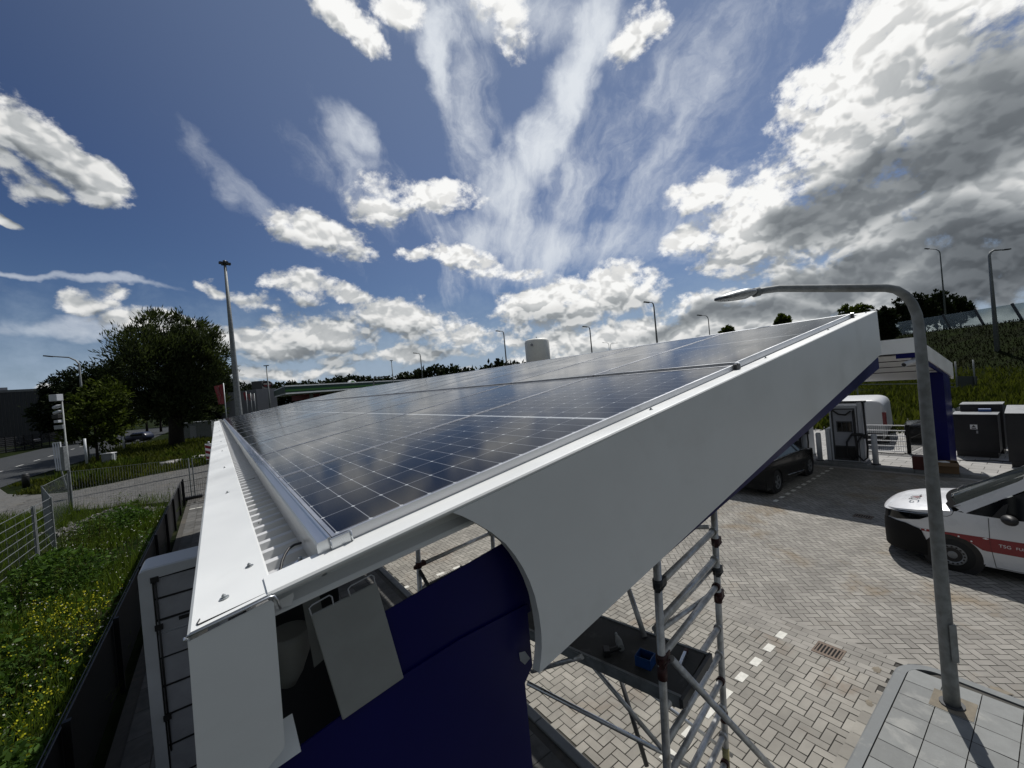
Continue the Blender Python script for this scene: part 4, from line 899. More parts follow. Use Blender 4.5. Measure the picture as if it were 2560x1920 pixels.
# lettering on the flank that faces the camera (local -y is the near flank after the turn)
def side_text(txt, size, m, l, z, side):
    p = B_.pt(l, z, 0.006); return text(txt, size, m, (p.x, side*p.y, z), basis((1, 0, 0), (0, 0.12*side*-1*0, 1)) if side < 0 else basis((-1, 0, 0), (0, 0, 1)), van)
WORLD[van.name] = Vector((0, 0, 0))
side_text('TSG', 0.075, white_paint, 1.58, 0.598, -1); side_text('FUEL RES', 0.062, white_paint, 1.765, 0.602, -1)
zt = lambda l: hz(l)+0.004
text('TSG', 0.21, mat('dark logo grey', (0.05, 0.05, 0.055), 0.5), (0.44, -0.20, zt(0.44)+0.012), basis((0, 1, 0), (-0.985, 0, -0.28))if False else basis((0, -1, 0), (1, 0, 0.22)), van)
b = MB(); zz_ = lambda l: hz(l)+0.014
b.add([(0.48, -0.28, zz_(0.48)-0.012), (0.60, -0.28, zz_(0.60)-0.012), (0.56, -0.37, zz_(0.56)-0.025), (0.42, -0.36, zz_(0.42)-0.025)], [(0, 1, 2, 3)]); b.build('red_emblem', red_wrap, van, local=True)

# black car charging under the second canopy
car = thing('parked_car', 'black car charging in the shade of the second canopy', 'car', (17.10, 5.22, 0.004), radians(180))
Bc = Body(0.90, 0.75, 0.95, 0.05, 0.06); AC = [(0.92, 0.335), (3.56, 0.335)]
b = MB(); cb = lerp([(0, 0.70), (0.4, 0.82), (1.2, 0.95), (4.3, 1.02)])
for s_ in (1, -1): patch(b, Bc, s_, 0, 4.35, const(0.22), cb, 0, 120, 18, AC, 0.385)
b.grid(lambda u, v: (0.02+1.3*u, (2*v-1)*(Bc.plan(0.02+1.3*u)-0.03), cb(1.3*u)+0.05*(1-(2*v-1)**4)), 16, 14)
b.grid(lambda u, v: (4.35-0.25*u, (2*v-1)*0.86, 0.25+0.8*u), 6, 8)
b.build('body', car_black, car, local=True)
b = MB(); ct = lambda u, v: (0, 0, 0)
prof = [(1.25, 0.97), (2.05, 1.44), (2.6, 1.55), (3.4, 1.54), (3.9, 1.40), (4.28, 1.03)]
b.grid(lambda u, v: (np.interp(u*5, range(6), [p[0] for p in prof]), (2*v-1)*(0.84-0.24*(np.interp(u*5, range(6), [p[1] for p in prof])-0.97)/0.58), np.interp(u*5, range(6), [p[1] for p in prof])+0.03*(1-(2*v-1)**2)), 25, 12); b.build('roof', car_black, car, local=True)
for s_ in (1, -1): MB().add([(x, s_*(0.862-0.24*(z-0.97)/0.58), z) for x, z in [(1.32, 0.98), (2.06, 1.40), (2.62, 1.50), (3.4, 1.49), (3.85, 1.36), (4.15, 1.03)]], [(0, 1, 2, 3, 4, 5)]).build('side_window', glass_dark, car, local=True)
b = MB()
for s_ in (1, -1):
    q = [(1.36, 0.985), (4.1, 1.035)]; b.tube([(x, s_*0.885, z) for x, z in q], 0.008, 6)
    b.tube([(1.5+0.1*k, s_*(0.905), 0.30+0.008*k) for k in range(14)], 0.012, 6)
b.build('chrome_strip', alu, car, local=True)
for s_ in (1, -1):
    for (al, az) in AC: MB().tube([(al, s_*0.4, az+0.02), (al, s_*0.87, az+0.02)], 0.42, 24).build('wheel_arch', black, car, local=True)
for (al, az) in AC:
    for s_ in (1, -1): wheel(car, al, s_*0.90, 0.335, 0.20, steel_rim, s_, alloy=True)

# white panel van and dark covered car beyond the fence
wv = thing('parked_van', 'plain white panel van beyond the charger fence', 'van', (21.9, 4.35, 0.004), radians(8))
Bw = Body(0.92, 0.35, 1.1, 0.04, 0.02)
def loft(b, secs, n=18):
    vs = []
    for (x, w, z0, z1, r) in secs:
        for k in range(n):
            a = 2*pi*k/n; c, s_ = cos(a), sin(a); e = 0.28
            vs.append((x, math.copysign(abs(c)**e, c)*w*(1-0.10*max(0, s_)), (z0+z1)/2+math.copysign(abs(s_)**e, s_)*(z1-z0)/2))
    b.add(vs, [(i*n+k, i*n+(k+1) % n, (i+1)*n+(k+1) % n, (i+1)*n+k) for i in range(len(secs)-1) for k in range(n)] + [tuple(range(n)), tuple(range((len(secs)-1)*n, len(secs)*n))], True); return b
b = loft(MB(), [(0.0, 0.80, 0.42, 1.90, 0), (0.04, 0.86, 0.35, 1.98, 0), (0.15, 0.90, 0.30, 2.02, 0), (2.6, 0.92, 0.28, 2.02, 0), (3.2, 0.92, 0.28, 1.95, 0), (3.8, 0.90, 0.28, 1.35, 0), (4.6, 0.85, 0.30, 1.12, 0), (4.8, 0.75, 0.35, 0.95, 0)], 32); b.build('body', mat('dull white van paint', (0.46, 0.47, 0.48), 0.4), wv, local=True)
MB().add([(0.55, -0.895, 0.95), (0.85, -0.90, 0.95), (0.85, -0.868, 1.62), (0.60, -0.865, 1.62)], [(0, 1, 2, 3)]).build('rear_window', glass_dark, wv, local=True)
b = MB(); b.add([(0.02, -0.70, 1.05), (0.02, 0.70, 1.05), (0.055, 0.62, 1.70), (0.055, -0.62, 1.70)], [(0, 1, 2, 3)]); b.add([(-0.012, -0.78, 0.40), (-0.012, 0.78, 0.40), (-0.012, 0.78, 0.62), (-0.012, -0.78, 0.62)], [(0, 1, 2, 3)]); b.build('rear_trim', black, wv, local=True)
b = MB(); b.bx(0.005, 0.14, -0.935, -0.80, 0.95, 1.50); b.build('tail_light', mat('tail lamp red', (0.12, 0.008, 0.01), 0.3), wv, local=True, bevel=0.02)
for l in (0.95, 3.9):
    for s_ in (1, -1): wheel(wv, l, s_*0.93, 0.33, 0.2, steel_rim, s_)
dc = thing('parked_car', 'dark car with a silvery screen cover beside the white panel van', 'car', (23.6, 3.2, 0.004), radians(-80))
b = loft(MB(), [(0, 0.72, 0.35, 0.75, 0), (0.1, 0.85, 0.25, 0.88, 0), (1.0, 0.90, 0.24, 0.98, 0), (4.0, 0.90, 0.24, 1.02, 0), (4.3, 0.8, 0.3, 0.9, 0)], 28); b.build('body', car_black, dc, local=True)
b = MB(); b.grid(lambda u, v: (1.0+2.9*u, (2*v-1)*(0.80-0.18*sin(pi*min(1, max(0, u)))), 0.95+0.58*sin(pi*(0.04+0.92*u))**0.6), 16, 8); b.build('roof', glass_dark, dc, local=True)
b = MB(); b.grid(lambda u, v: (1.02+0.85*u, (2*v-1)*(0.80-0.12*u), 0.985+0.50*u**0.8+0.03*sin(9*u+7*v)), 10, 12); b.build('screen_cover', car_silver, dc, local=True)
for l in (0.85, 3.4):
    for s_ in (1, -1): wheel(dc, l, s_*0.90, 0.32, 0.2, steel_rim, s_, alloy=True)

# ------------------------------------------------------------------ chargers, fence, cabinets
def charger(loc, rz, label):
    t = thing('charging_station', label, 'charger', loc, rz, 'charging stations under the second canopy')
    b = MB(); b.bx(0.0, 0.60, -0.40, 0.40, 0.02, 2.02); b.build('cabinet', cab_white, t, local=True, bevel=0.02)
    MB().bx(-0.006, 0.0, -0.36, 0.34, 0.06, 1.97).build('front_panel', dark_metal, t, local=True)
    MB().bx(-0.010, -0.0065, -0.31, 0.28, 0.60, 1.92).build('inner_panel', panel_grey, t, local=True)
    MB().bx(-0.012, -0.004, -0.26, 0.20, 1.10, 1.50).build('screen_panel', dark_metal, t, local=True)
    b = MB()
    for k in range(3): b.bx(-0.016, -0.011, -0.22+0.135*k, -0.11+0.135*k, 1.14, 1.46)
    b.build('screen', glass_dark, t, local=True)
    MB().bx(-0.012, -0.004, -0.28, 0.28, 0.14, 0.55).build('vent_grille', black, t, local=True)
    b = MB(); b.bx(-0.02, 0.62, -0.56, -0.42, 0.0, 2.18); b.bx(-0.02, 0.62, 0.42, 0.56, 0.0, 1.2); b.build('side_wing', cab_white, t, local=True, bevel=0.02)
    MB().bx(0.05, 0.5, -0.62, 0.30, 2.14, 2.20).build('cable_arm', black, t, local=True)
    for sy, zz0 in ((-0.60, 2.16), (-0.30, 1.98)):
        b = MB(); b.tube([(0.05, sy, zz0), (-0.06, sy-0.02, 1.7), (-0.10, sy-0.03, 1.2), (-0.10, sy-0.05, 0.6), (-0.10, sy-0.02, 0.22), (-0.10, sy+0.10, 0.10), (-0.10, sy+0.24, 0.30), (-0.09, sy+0.22, 0.75), (-0.08, sy+0.05, 1.05)], 0.030, 8)
        b.build('charging_cable', black, t, local=True)
    b = MB(); b.tube([(-0.06, 0.28, 1.92), (-0.08, 0.10, 1.76), (-0.08, -0.10, 1.74), (-0.06, -0.26, 1.88)], 0.028, 8); b.build('charging_cable', black, t, local=True)
    b = MB(); b.box((-0.10, -0.40, 1.04), (0.10, 0.34, 0.09)); b.box((-0.08, -0.62, 0.98), (0.12, 0.13, 0.16)); b.build('plug', dark_metal if False else black, t, local=True, bevel=0.02)
    MB().box((0.25, 0, 0.0), (0.95, 1.25, 0.06)).build('plinth', kerb_m, t, local=True)
    return t
ch = charger((18.25, 3.86, 0.118), radians(4), 'white charging station with looping black cables beside the low fence')
dup(ch, (18.75, 5.75, 0.118), 'white charging station farther in, behind the black car', radians(-6))
co = thing('bumper_post', 'pale grey round guard post by the charging stations', 'post', (18.12, 4.62, 0.118), 0, 'guard posts by the chargers')
MB().tube([(0, 0, 0), (0, 0, 1.02), (0, 0, 1.06)], [0.085, 0.085, 0.06], 16).build('post', cab_white, co, local=True); MB().tube([(0, 0, 0), (0, 0, 0.03)], 0.13, 16).build('foot', dark_metal, co, local=True)
dup(co, (18.22, 3.02, 0.118), 'pale grey guard post in front of the white van fence')
def mesh_fence(name, label, p, q, h, z0, m, rails, wires, group=None, postr=0.03, wire_r=0.004, posts=(0, 1), rw=0.008, rh=0.014):
    t = thing(name, label, 'fence', (p[0], p[1], z0), 0, group); p = Vector((*p, z0)); q = Vector((*q, z0)); d = q-p; L_ = d.length; d.normalize()
    for s_ in posts:
        b = MB(); b.bar(p+d*L_*s_, p+d*L_*s_+Vector((0, 0, h+0.03)), postr*2, postr*2, up=d); b.build('post', m, t)
    b = MB()
    for k in range(rails): 
        z = 0.06+(h-0.06)*k/(rails-1); b.bar(p+Vector((0, 0, z)), q+Vector((0, 0, z)), rw, rh)
    b.build('rail', galv if m is not black_mesh else black_mesh, t)
    n_ = int(L_/wires); b = MB()
    for k in range(1, n_):
        s_ = p+d*L_*k/n_; b.bar(s_+Vector((0, 0, 0.05)), s_+Vector((0, 0, h)), wire_r*2, wire_r*2, up=d)
    b.build('wire_mesh', galv if m is not black_mesh else black_mesh, t)
    return t
mesh_fence('low_fence', 'low bar fence with bright rails between the charger and the white panel van', (20.52, 3.85), (20.62, 2.60), 1.05, 0.118, black_mesh, 6, 0.06, rw=0.04, rh=0.03)
mesh_fence('low_fence', 'low black fence running back from the corner post behind the street lamp', (20.64, 2.55), (24.4, 2.2), 1.05, 0.118, black_mesh, 3, 0.07)
for o in [c for o_ in S.objects if o_.get('label', '').startswith('low bar fence') for c in o_.children if c.name.startswith('rail')]:
    o.data.materials[0] = white_paint
    for v in o.data.vertices: pass
tag(MB().bx(20.7, 24.3, 1.75, 2.0, 0.1, 0.35).build('concrete_block', kerb_m, bevel=0.02), 'long concrete block behind the low black fence', 'block')
def cabinet(loc, size, label, lid=0.0, sign=True, rz=0.0, legs=0.18):
    t = thing('power_cabinet', label, 'cabinet', loc, rz, 'dark power cabinets beside the second canopy'); w, d, h = size
    MB().bx(0, w, -d, 0, legs, h).build('body', anthracite, t, local=True, bevel=0.01)
    if lid: MB().prism([(0.02, h), (w*0.9, h+lid), (w-0.01, h+lid), (w-0.01, h)], 'y', -d-0.01, 0.01).build('lid', anth_top, t, local=True)
    else: MB().bx(-0.008, w+0.008, -d-0.008, 0.008, h, h+0.02).build('lid', anth_top, t, local=True)
    MB().bx(0.05, w-0.05, -d+0.05, -0.05, 0, legs).build('plinth', black, t, local=True)
    MB().bx(-0.006, -0.001, -d+0.03, -0.03, legs+0.04, h-0.08).build('door', anthracite, t, local=True)
    if sign:
        s = MB().bx(-0.010, -0.007, -d*0.56, -d*0.40, h*0.66, h*0.66+0.16).build('warning_sign', white_paint, t, local=True)
        yc, zc = -d*0.48, h*0.66
        MB().add([(-0.0112, yc-0.05, zc+0.075), (-0.0112, yc+0.05, zc+0.075), (-0.0112, yc, zc+0.148)], [(0, 1, 2)]).build('symbol', black, s, local=True)
        MB().add([(-0.0112, yc-0.055, zc+0.018), (-0.0112, yc+0.055, zc+0.018), (-0.0112, yc+0.055, zc+0.055), (-0.0112, yc-0.055, zc+0.055)], [(0, 1, 2, 3)]).build('caption_bar', dark_metal, s, local=True)
        MB().bx(-0.022, -0.007, yc-0.09, yc-0.05, zc-0.14, zc-0.05).build('handle', panel_grey, t, local=True)
    return t
cabinet((20.75, 1.42, 0.118), (0.9, 1.05, 1.46), 'wide dark cabinet right beside the blue column')
cabinet((21.6, 1.30, 0.118), (0.8, 1.0, 1.72), 'dark cabinet standing behind the wide one', sign=False)
cabinet((19.42, 0.12, 0.118), (1.1, 1.35, 1.68), 'tall dark cabinet with a sloped pale lid at the edge', lid=0.14)
tag(MB().prism([(21.45, 1.60), (21.53, 1.60), (21.53, 1.72), (21.45, 1.70)], 'y', 0.55, 0.85).build('blue_tray', box_blue, bevel=0.01), 'small blue tray on top of the wide dark cabinet', 'tray')
cbx = thing('cardboard_box', 'open brown cardboard box at the foot of the blue column', 'box', (17.95, 1.28, 0.118), radians(12))
b = MB()
for (x0, x1, y0, y1) in ((-0.2, 0.2, -0.25, -0.24), (-0.2, 0.2, 0.24, 0.25), (-0.2, -0.19, -0.24, 0.24), (0.19, 0.2, -0.24, 0.24)): b.bx(x0, x1, y0, y1, 0, 0.34)
b.bx(-0.2, 0.2, -0.25, 0.25, 0, 0.01); b.build('carton', cardboard, cbx, local=True)
b = MB(); b.add([(-0.2, -0.25, 0.34), (-0.2, 0.25, 0.34), (-0.36, 0.25, 0.26), (-0.36, -0.25, 0.26), (-0.2, 0.25, 0.34), (0.2, 0.25, 0.34), (0.2, 0.40, 0.40), (-0.2, 0.40, 0.40)], [(0, 1, 2, 3), (4, 5, 6, 7)]); b.build('flap', cardboard, cbx, local=True)
MB().box((0.02, 0.05, 0.30), (0.2, 0.2, 0.06), rotz=0.4).build('paper_filling', white_paint, cbx, local=True)
tag(MB().bx(17.95, 18.3, 1.72, 2.05, 0.12, 0.55).build('crate', mat('red brown crate', (0.07, 0.018, 0.014), 0.7, var=0.2), bevel=0.01), 'dark red crate behind the cardboard box', 'crate')
for k, (pts, lb) in enumerate([([(20.6, 2.7, 0.13), (20.2, 2.3, 0.125), (19.9, 1.6, 0.125), (20.0, 1.0, 0.125), (20.3, 0.5, 0.125), (20.2, 0.1, 0.13)], 'thin black cable trailing over the light tiles to the cabinets'),
                               ([(20.55, 3.8, 0.125), (20.3, 3.0, 0.125), (20.45, 2.6, 0.125), (20.2, 1.7, 0.125)], 'thin black cable lying along the foot of the bar fence')]):
    tag(MB().tube(pts, 0.014, 6).build('ground_cable', black), lb, 'cable')

# ------------------------------------------------------------------ left side: white cabinet, fences, garden
wc = thing('equipment_cabinet', 'tall white cabinet with grey door panels beside the low eave', 'cabinet', (-0.68, 5.0, 0.008))
x0, x1, zt_, yc = -1.055, -0.30, 2.455, 5.0
poly = [(x0, 0.01)] + [(x0+0.07*(1-cos(a)), zt_-0.07*(1-sin(a))) for a in [pi/2*k/6 for k in range(7)]] + [(x1, zt_+0.0), (x1, 0.01)]
MB().prism(poly, 'y', yc, yc+0.45).build('body', cab_white, wc)
b = MB(); w_ = 0.115
b.prism([(x0+0.005, 0.02), (x0+0.005, zt_-0.07), (x0+0.02, zt_-0.02), (x0+0.07, zt_-0.004), (x1, zt_-0.004), (x1, zt_-0.10), (x0+w_, zt_-0.12), (x0+w_, 0.02)], 'y', yc-0.03, yc-0.002); b.build('frame', cab_white, wc, bevel=0.004)
hs = [0.10, 0.46, 0.80, 1.12, 1.44, 1.86, 2.10, 2.335]
b = MB(); b2 = MB()
for i in range(len(hs)-1):
    if i == 4: b2.bx(x0+w_+0.005, x1-0.08, yc-0.022, yc-0.006, hs[i]+0.01, hs[i+1]-0.16); b2.bx(x0+w_+0.005, x1, yc-0.024, yc-0.004, hs[i+1]-0.13, hs[i+1]-0.015); continue
    for xa_, xb_ in ((x0+w_+0.02, x0+w_+0.43), (x0+w_+0.50, x1)): MB().bx(xa_, xb_, yc-0.016, yc-0.004, hs[i]+0.012, hs[i+1]-0.012).build('door_panel', panel_grey, wc)
b2.build('cross_panel', panel_grey, wc)
b = MB()
for z in hs: b.bx(x0+w_, x1, yc-0.020, yc-0.0025, z-0.009, z+0.009)
b.bx(x0+w_-0.003, x0+w_+0.012, yc-0.026, yc-0.002, 0.1, zt_-0.11); b.build('door_seal', black, wc)
b = MB(); b.tube([(x0+w_+0.03, yc-0.03, zt_-0.13), (x0+w_+0.03, yc-0.03, 0.4)], 0.009, 8)
for z in (zt_-0.13, 1.79, 0.78): b.bx(x0+w_-0.01, x0+w_+0.06, yc-0.045, yc-0.02, z-0.03, z+0.03)
b.bx(x0+w_+0.20, x0+w_+0.30, yc-0.034, yc-0.024, 1.80, 1.84); b.build('lock_bar', black, wc)
MB().bx(x0+w_+0.435, x0+w_+0.485, yc-0.03, yc-0.004, 1.90, 2.30).build('centre_stile', cab_white, wc)

fx = -1.74
lf = thing('low_fence', 'low black mesh fence along the slab path by the weeds', 'fence', (fx, 2.0, 0.0))
MB().bx(fx-0.006, fx+0.006, -1.0, 22.3, 0.04, 1.085).build('privacy_screen', black_mesh, lf)
b = MB()
for dx in (-0.02, 0.02): b.bar((fx+dx, -1.0, 1.095), (fx+dx, 22.3, 1.095), 0.009, 0.012)
b.build('top_rail', dark_metal, lf)
for k in range(10): MB().bx(fx+0.02, fx+0.085, -0.05+2.55*k-0.03, -0.05+2.55*k+0.03, 0, 1.13).build('post', black_mesh, lf)
mesh_fence('low_fence', 'low black mesh gate closing the far end of the slab path', (fx+0.05, 22.4), (0.6, 22.6), 1.08, 0, black_mesh, 5, 0.07, postr=0.035)
b = MB()
for k in range(5): b.bx(-1.45+0.24*k, -1.45+0.24*k+0.2, 21.2, 21.3, 0.01, 0.016)
struct(b.build('pavement_marking', paver_white))
gpts = [(-5.86, 26.2), (-1.47, 24.0)]
mesh_fence('construction_fence', 'tall wire fence panel across the old paved drive', gpts[0], gpts[1], 1.92, 0, galv_dull, 2, 0.11, 'construction fence panels', 0.022, 0.0025)
mesh_fence('construction_fence', 'tall wire fence panel hidden partly behind the eave trim', (-1.33, 23.85), (2.1, 23.4), 1.92, 0, galv_dull, 2, 0.11, 'construction fence panels', 0.022, 0.0025)
mesh_fence('construction_fence', 'tall wire fence panel running to the corner by the camera mast', (-4.65, 18.1), (-5.75, 22.0), 1.84, 0, galv_dull, 2, 0.10, 'construction fence panels', 0.022, 0.003)
mesh_fence('construction_fence', 'tall wire fence panel just short of the camera mast', (-5.78, 22.1), (-5.92, 26.0), 1.84, 0, galv_dull, 2, 0.10, 'construction fence panels', 0.022, 0.003)
mesh_fence('bar_fence', 'grey bar fence bay nearest the left picture edge', (-4.71, 11.0), (-4.68, 16.6), 1.84, 0, galv_dull, 9, 0.60, 'grey bar fence bays', 0.028, 0.003)
mesh_fence('bar_fence', 'short grey bar fence bay next to the leaning wire panel', (-4.67, 16.65), (-4.65, 18.06), 1.84, 0, galv_dull, 9, 0.60, 'grey bar fence bays', 0.028, 0.003)
for k, (x, y) in enumerate(((-1.40, 23.93), (-5.85, 26.1))): tag(MB().bx(x-0.35, x+0.35, y-0.12, y+0.12, 0, 0.13).build('rubber_block', black, bevel=0.02), ('black rubber fence foot behind the mesh gate', 'black rubber fence foot at the camera mast')[k], 'foot', 'fence feet')

# camera mast
mx, my = -5.92, 26.35
cm = thing('camera_mast', 'slim grey mast with white camera boxes over the wire fence', 'mast', (mx, my, 0))
MB().tube([(mx, my, 0), (mx, my, 3.3), (mx, my, 3.31), (mx, my, 5.3)], [0.055, 0.05, 0.034, 0.03], 10).build('pole', galv_dull, cm)
v_ = Vector((-0.81, 0.59, 0)); mk = lambda s, z: Vector((mx, my, z)) + v_*s
def fbox(s0, s1, z0_, z1_, d, m, nm, dy=-0.12):
    c = mk((s0+s1)/2, (z0_+z1_)/2) + Vector((-0.59, -0.81, 0))*(-dy); MB().box(c, (abs(s1-s0), d, z1_-z0_), rotz=math.atan2(v_.y, v_.x)).build(nm, m, cm, bevel=0.01)
fbox(-0.06, 0.30, 5.22, 5.52, 0.28, cab_white, 'top_box'); fbox(0.02, 0.22, 4.22, 4.34, 0.2, cab_white, 'junction_box'); fbox(0.0, 0.28, 4.42, 4.60, 0.22, black, 'speaker'); fbox(-0.10, 0.30, 3.92, 4.10, 0.10, galv, 'bracket_sign'); fbox(-0.06, 0.10, 2.0, 3.1, 0.16, galv_dull, 'switch_box')
for z in (5.0, 4.74): MB().tube([mk(0.02, z), mk(0.22, z-0.03), mk(0.42, z-0.07)], [0.05, 0.085, 0.06], 12).build('camera', cab_white, cm)
# leaning slatted barrier, bollard, meter box
p1, p2, p3, p4 = at(132, 1108, 19.5), at(151, 1106, 19.5), at(158, 1176, 19.0), at(142, 1177, 19.0)
wb = thing('road_barrier', 'white slatted barrier board standing on end beside the camera mast', 'barrier', tuple(p4))
b = MB(); 
for a, c in ((p1, p4), (p2, p3), (p1.lerp(p2, 0.33), p4.lerp(p3, 0.33)), (p1.lerp(p2, 0.66), p4.lerp(p3, 0.66))): b.bar(a, c, 0.045, 0.05)
b.bar(p1, p2, 0.05, 0.05); b.build('slat', cab_white, wb); MB().bar(p4.lerp(p3, 0.7), p4.lerp(p3, 0.8)+Vector((0.1, 0, -0.9)), 0.05, 0.05).build('leg', galv_dull, wb)
bo = thing('bollard', 'short black bollard at the edge of the road', 'bollard', (-11.3, 42.2, 0)); MB().tube([(-11.3, 42.2, -0.03), (-11.3, 42.2, 0.86), (-11.3, 42.2, 0.92)], [0.19, 0.19, 0.15], 14).build('post', black, bo)
MB().tube([(-11.3, 42.2, 0.72), (-11.3, 42.2, 0.78)], 0.195, 14).build('band', dark_metal, bo)
mb = thing('meter_box', 'white utility box with a bright edge in the grass', 'box', (-8.6, 52.1, 0)); mr_ = -0.62
b = MB(); b.box((-8.6, 52.1, 0.50), (0.95, 0.5, 1.02), rotz=mr_); b.build('body', galv_dull, mb, bevel=0.02); b = MB(); b.box((-8.6, 52.1, 1.03), (1.05, 0.56, 0.06), rotz=mr_); b.build('lid', white_paint, mb)
MB().box((-8.6+0.40, 52.1-0.50, 0.51), (0.16, 0.06, 1.0), rotz=mr_).build('door_edge', white_paint, mb)
tag(MB().tube([at(212, 1105, 36)-Vector((0, 0, 1.9)), at(212, 1105, 36)+Vector((0, 0, 0.3))], 0.09, 8).build('marker_post', cab_white), 'pale post beside the small leafy tree', 'post')
tag(MB().tube([at(307, 1090, 52)-Vector((0, 0, 1.6)), at(307, 1090, 52)+Vector((0, 0, 0.6))], 0.11, 8).build('marker_post', cab_white), 'pale post nearer the large willow trunk', 'post')
# red and white beacon by the eave
BX = 0.42
bc = thing('road_beacon', 'red and white striped road beacon by the eave trim', 'beacon', (-1.30+BX, 38.9, 0))
b = MB().bx(-1.55+BX, -1.05+BX, 38.85, 38.95, 0.30, 1.55); b.build('board', white_paint, bc, bevel=0.02)
b = MB()
for k in range(3):
    z = 0.42+0.42*k; b.add([(-1.54+BX, 38.846, z), (-1.06+BX, 38.846, z-0.22+0.44*0), (-1.06+BX, 38.846, z), (-1.54+BX, 38.846, z+0.22)], [(0, 1, 2, 3)])
b.build('stripe', red_wrap, bc); MB().bx(-1.5+BX, -1.1+BX, 38.7, 39.1, -0.02, 0.14).build('foot', black, bc); MB().tube([(-1.3+BX, 38.9, 1.55), (-1.3+BX, 38.9, 1.72)], 0.06, 8).build('lamp', cab_white, bc)
for k, (px_, py_, r_) in enumerate(((420, 1160, 0.22), (437, 1157, 0.26), (488, 1149, 0.34), (500, 1147, 0.3), (470, 1152, 0.2))):
    t_ = (0.2-4.15)/ray(px_, py_).z; c_ = CAM+ray(px_, py_)*t_; b = MB(); b.tube([c_-Vector((0.5, 0.05, 0)), c_+Vector((0.5, 0.02, 0))], r_, 10)
    tag(b.build('concrete_ring', tile_far), ('pale concrete pipe piece leftmost beyond the drive', 'small pale pipe piece next to the leftmost one', 'large pale pipe piece behind the fence posts', 'pale pipe piece right of the largest', 'low pale kerb piece in the grass strip')[k], 'pipe', 'concrete pieces beyond the drive')

# ------------------------------------------------------------------ plants
g_dark = leafmat('dark tree leaves', (0.0075, 0.012, 0.006), (0.024, 0.034, 0.014), 0.35, 0.12)
g_willow = leafmat('willow leaves', (0.014, 0.020, 0.009), (0.070, 0.088, 0.042), 0.35, 0.25)
g_mid = leafmat('young tree leaves', (0.020, 0.031, 0.006), (0.072, 0.092, 0.020), 0.5, 0.3)
g_weed = leafmat('weed leaves', (0.016, 0.028, 0.005), (0.085, 0.115, 0.022), 0.9, 0.35)
g_weed2 = leafmat('broad weed leaves', (0.014, 0.034, 0.006), (0.075, 0.135, 0.030), 0.6, 0.35)
g_grass = leafmat('meadow grass blades', (0.018, 0.026, 0.005), (0.085, 0.095, 0.020), 0.35, 0.3)
g_emb = leafmat('embankment grass', (0.0065, 0.0075, 0.003), (0.017, 0.0165, 0.0065), 0.15, 0.1)
g_tall = leafmat('tall grass blades', (0.028, 0.048, 0.006), (0.115, 0.160, 0.030), 0.5, 0.4)
g_stalk = leafmat('weed stalks', (0.05, 0.035, 0.015), (0.10, 0.09, 0.03), 2.0, 0.1)
g_flower = leafmat('yellow flowers', (0.30, 0.30, 0.012), (0.50, 0.48, 0.04), 3.0, 0.2)
g_white = leafmat('pale flower heads', (0.40, 0.42, 0.38), (0.55, 0.55, 0.50), 3.0, 0.2)
def tree(name, label, base, H, crown, n, L, m, cat='tree', group=None, trunk_r=0.25, up=0.0, lean=(0, 0), wid=0.4, limbs=7, seed=1, clump=26):
    """crown: ellipsoids (dx, dy, z, rx, ry, rz); leaves gather on twig tufts spread through them"""
    r = np.random.default_rng(seed); t = thing(name, label, cat, base, 0, group); base = np.array(base)
    vol = np.array([e[3]*e[4]*e[5] for e in crown])**0.75; tot = vol.sum(); P = []; D = []
    for e, v in zip(crown, vol):
        k = max(6, int(n*v/tot)); nt = max(5, k//clump)
        q = r.normal(size=(nt, 3)); q /= np.linalg.norm(q, axis=1)[:, None]; rad = r.random(nt)**0.38
        c = q*rad[:, None]
        tuft = np.repeat(c, k//nt+1, 0)[:k]; s = min(e[3:6])*0.16
        pts = tuft*np.array(e[3:6]) + np.array(e[:3]) + r.normal(size=(k, 3))*s*np.array([1, 1, 0.9])
        d = tuft + np.array([lean[0], lean[1], up]) + r.normal(size=(k, 3))*0.45
        P.append(pts); D.append(d)
    P = np.concatenate(P)+base; D = np.concatenate(D); ok = P[:, 2] > base[2]+0.12*H; P, D = P[ok], D[ok]
    q = leaf_quads(P, L*(0.6+0.8*r.random(len(P))), L*wid*(0.6+0.8*r.random(len(P))), D)
    np_mesh('crown', q, 4, m, t, base)
    b = MB(); zc = np.mean([e[2] for e in crown])
    b.tube([tuple(base), tuple(base+np.array([0.02*H*0.3, 0, H*0.25])), tuple(base+np.array([0, 0, zc]))], [trunk_r, trunk_r*0.8, trunk_r*0.45], 9)
    for k in range(limbs):
        e = crown[k % len(crown)]; a = r.random()*6.28; f = base+np.array([0, 0, H*(0.2+0.25*r.random())])
        tip = base+np.array(e[:3])+np.array([cos(a)*e[3], sin(a)*e[4], e[5]*(r.random()*0.9)])*0.75; mid = (f+tip)/2+np.array([0, 0, -0.03*H])
        b.tube([tuple(f), tuple(mid), tuple(tip)], [trunk_r*0.45, trunk_r*0.28, trunk_r*0.06], 6)
    b.build('trunk', bark, t); return t
def blobs(rx, ry, z0, z1, k, seed, r0=0.45):
    r = np.random.default_rng(seed); out = []
    for i in range(k):
        u = (i+0.5)/k; z = z0+(z1-z0)*u; w = sqrt(max(0.05, 1-(2*u-1)**2)); a = i*2.4+r.random(); d = 0.62*w*r.random()**0.5
        s = r0*(0.75+0.5*r.random()); out.append((cos(a)*rx*d, sin(a)*ry*d, z, rx*s, ry*s, (z1-z0)*s*0.62))
    return out
def ground_at(px, depth): p = at(px, 1000, depth); return (p.x, p.y, 0.0)
wb_ = (-4.57, 66.6, 0)
def side(l, f, z, r, rz): return (CR.x*l+CF.x*f, CR.y*l+CF.y*f, z, r, r, rz)
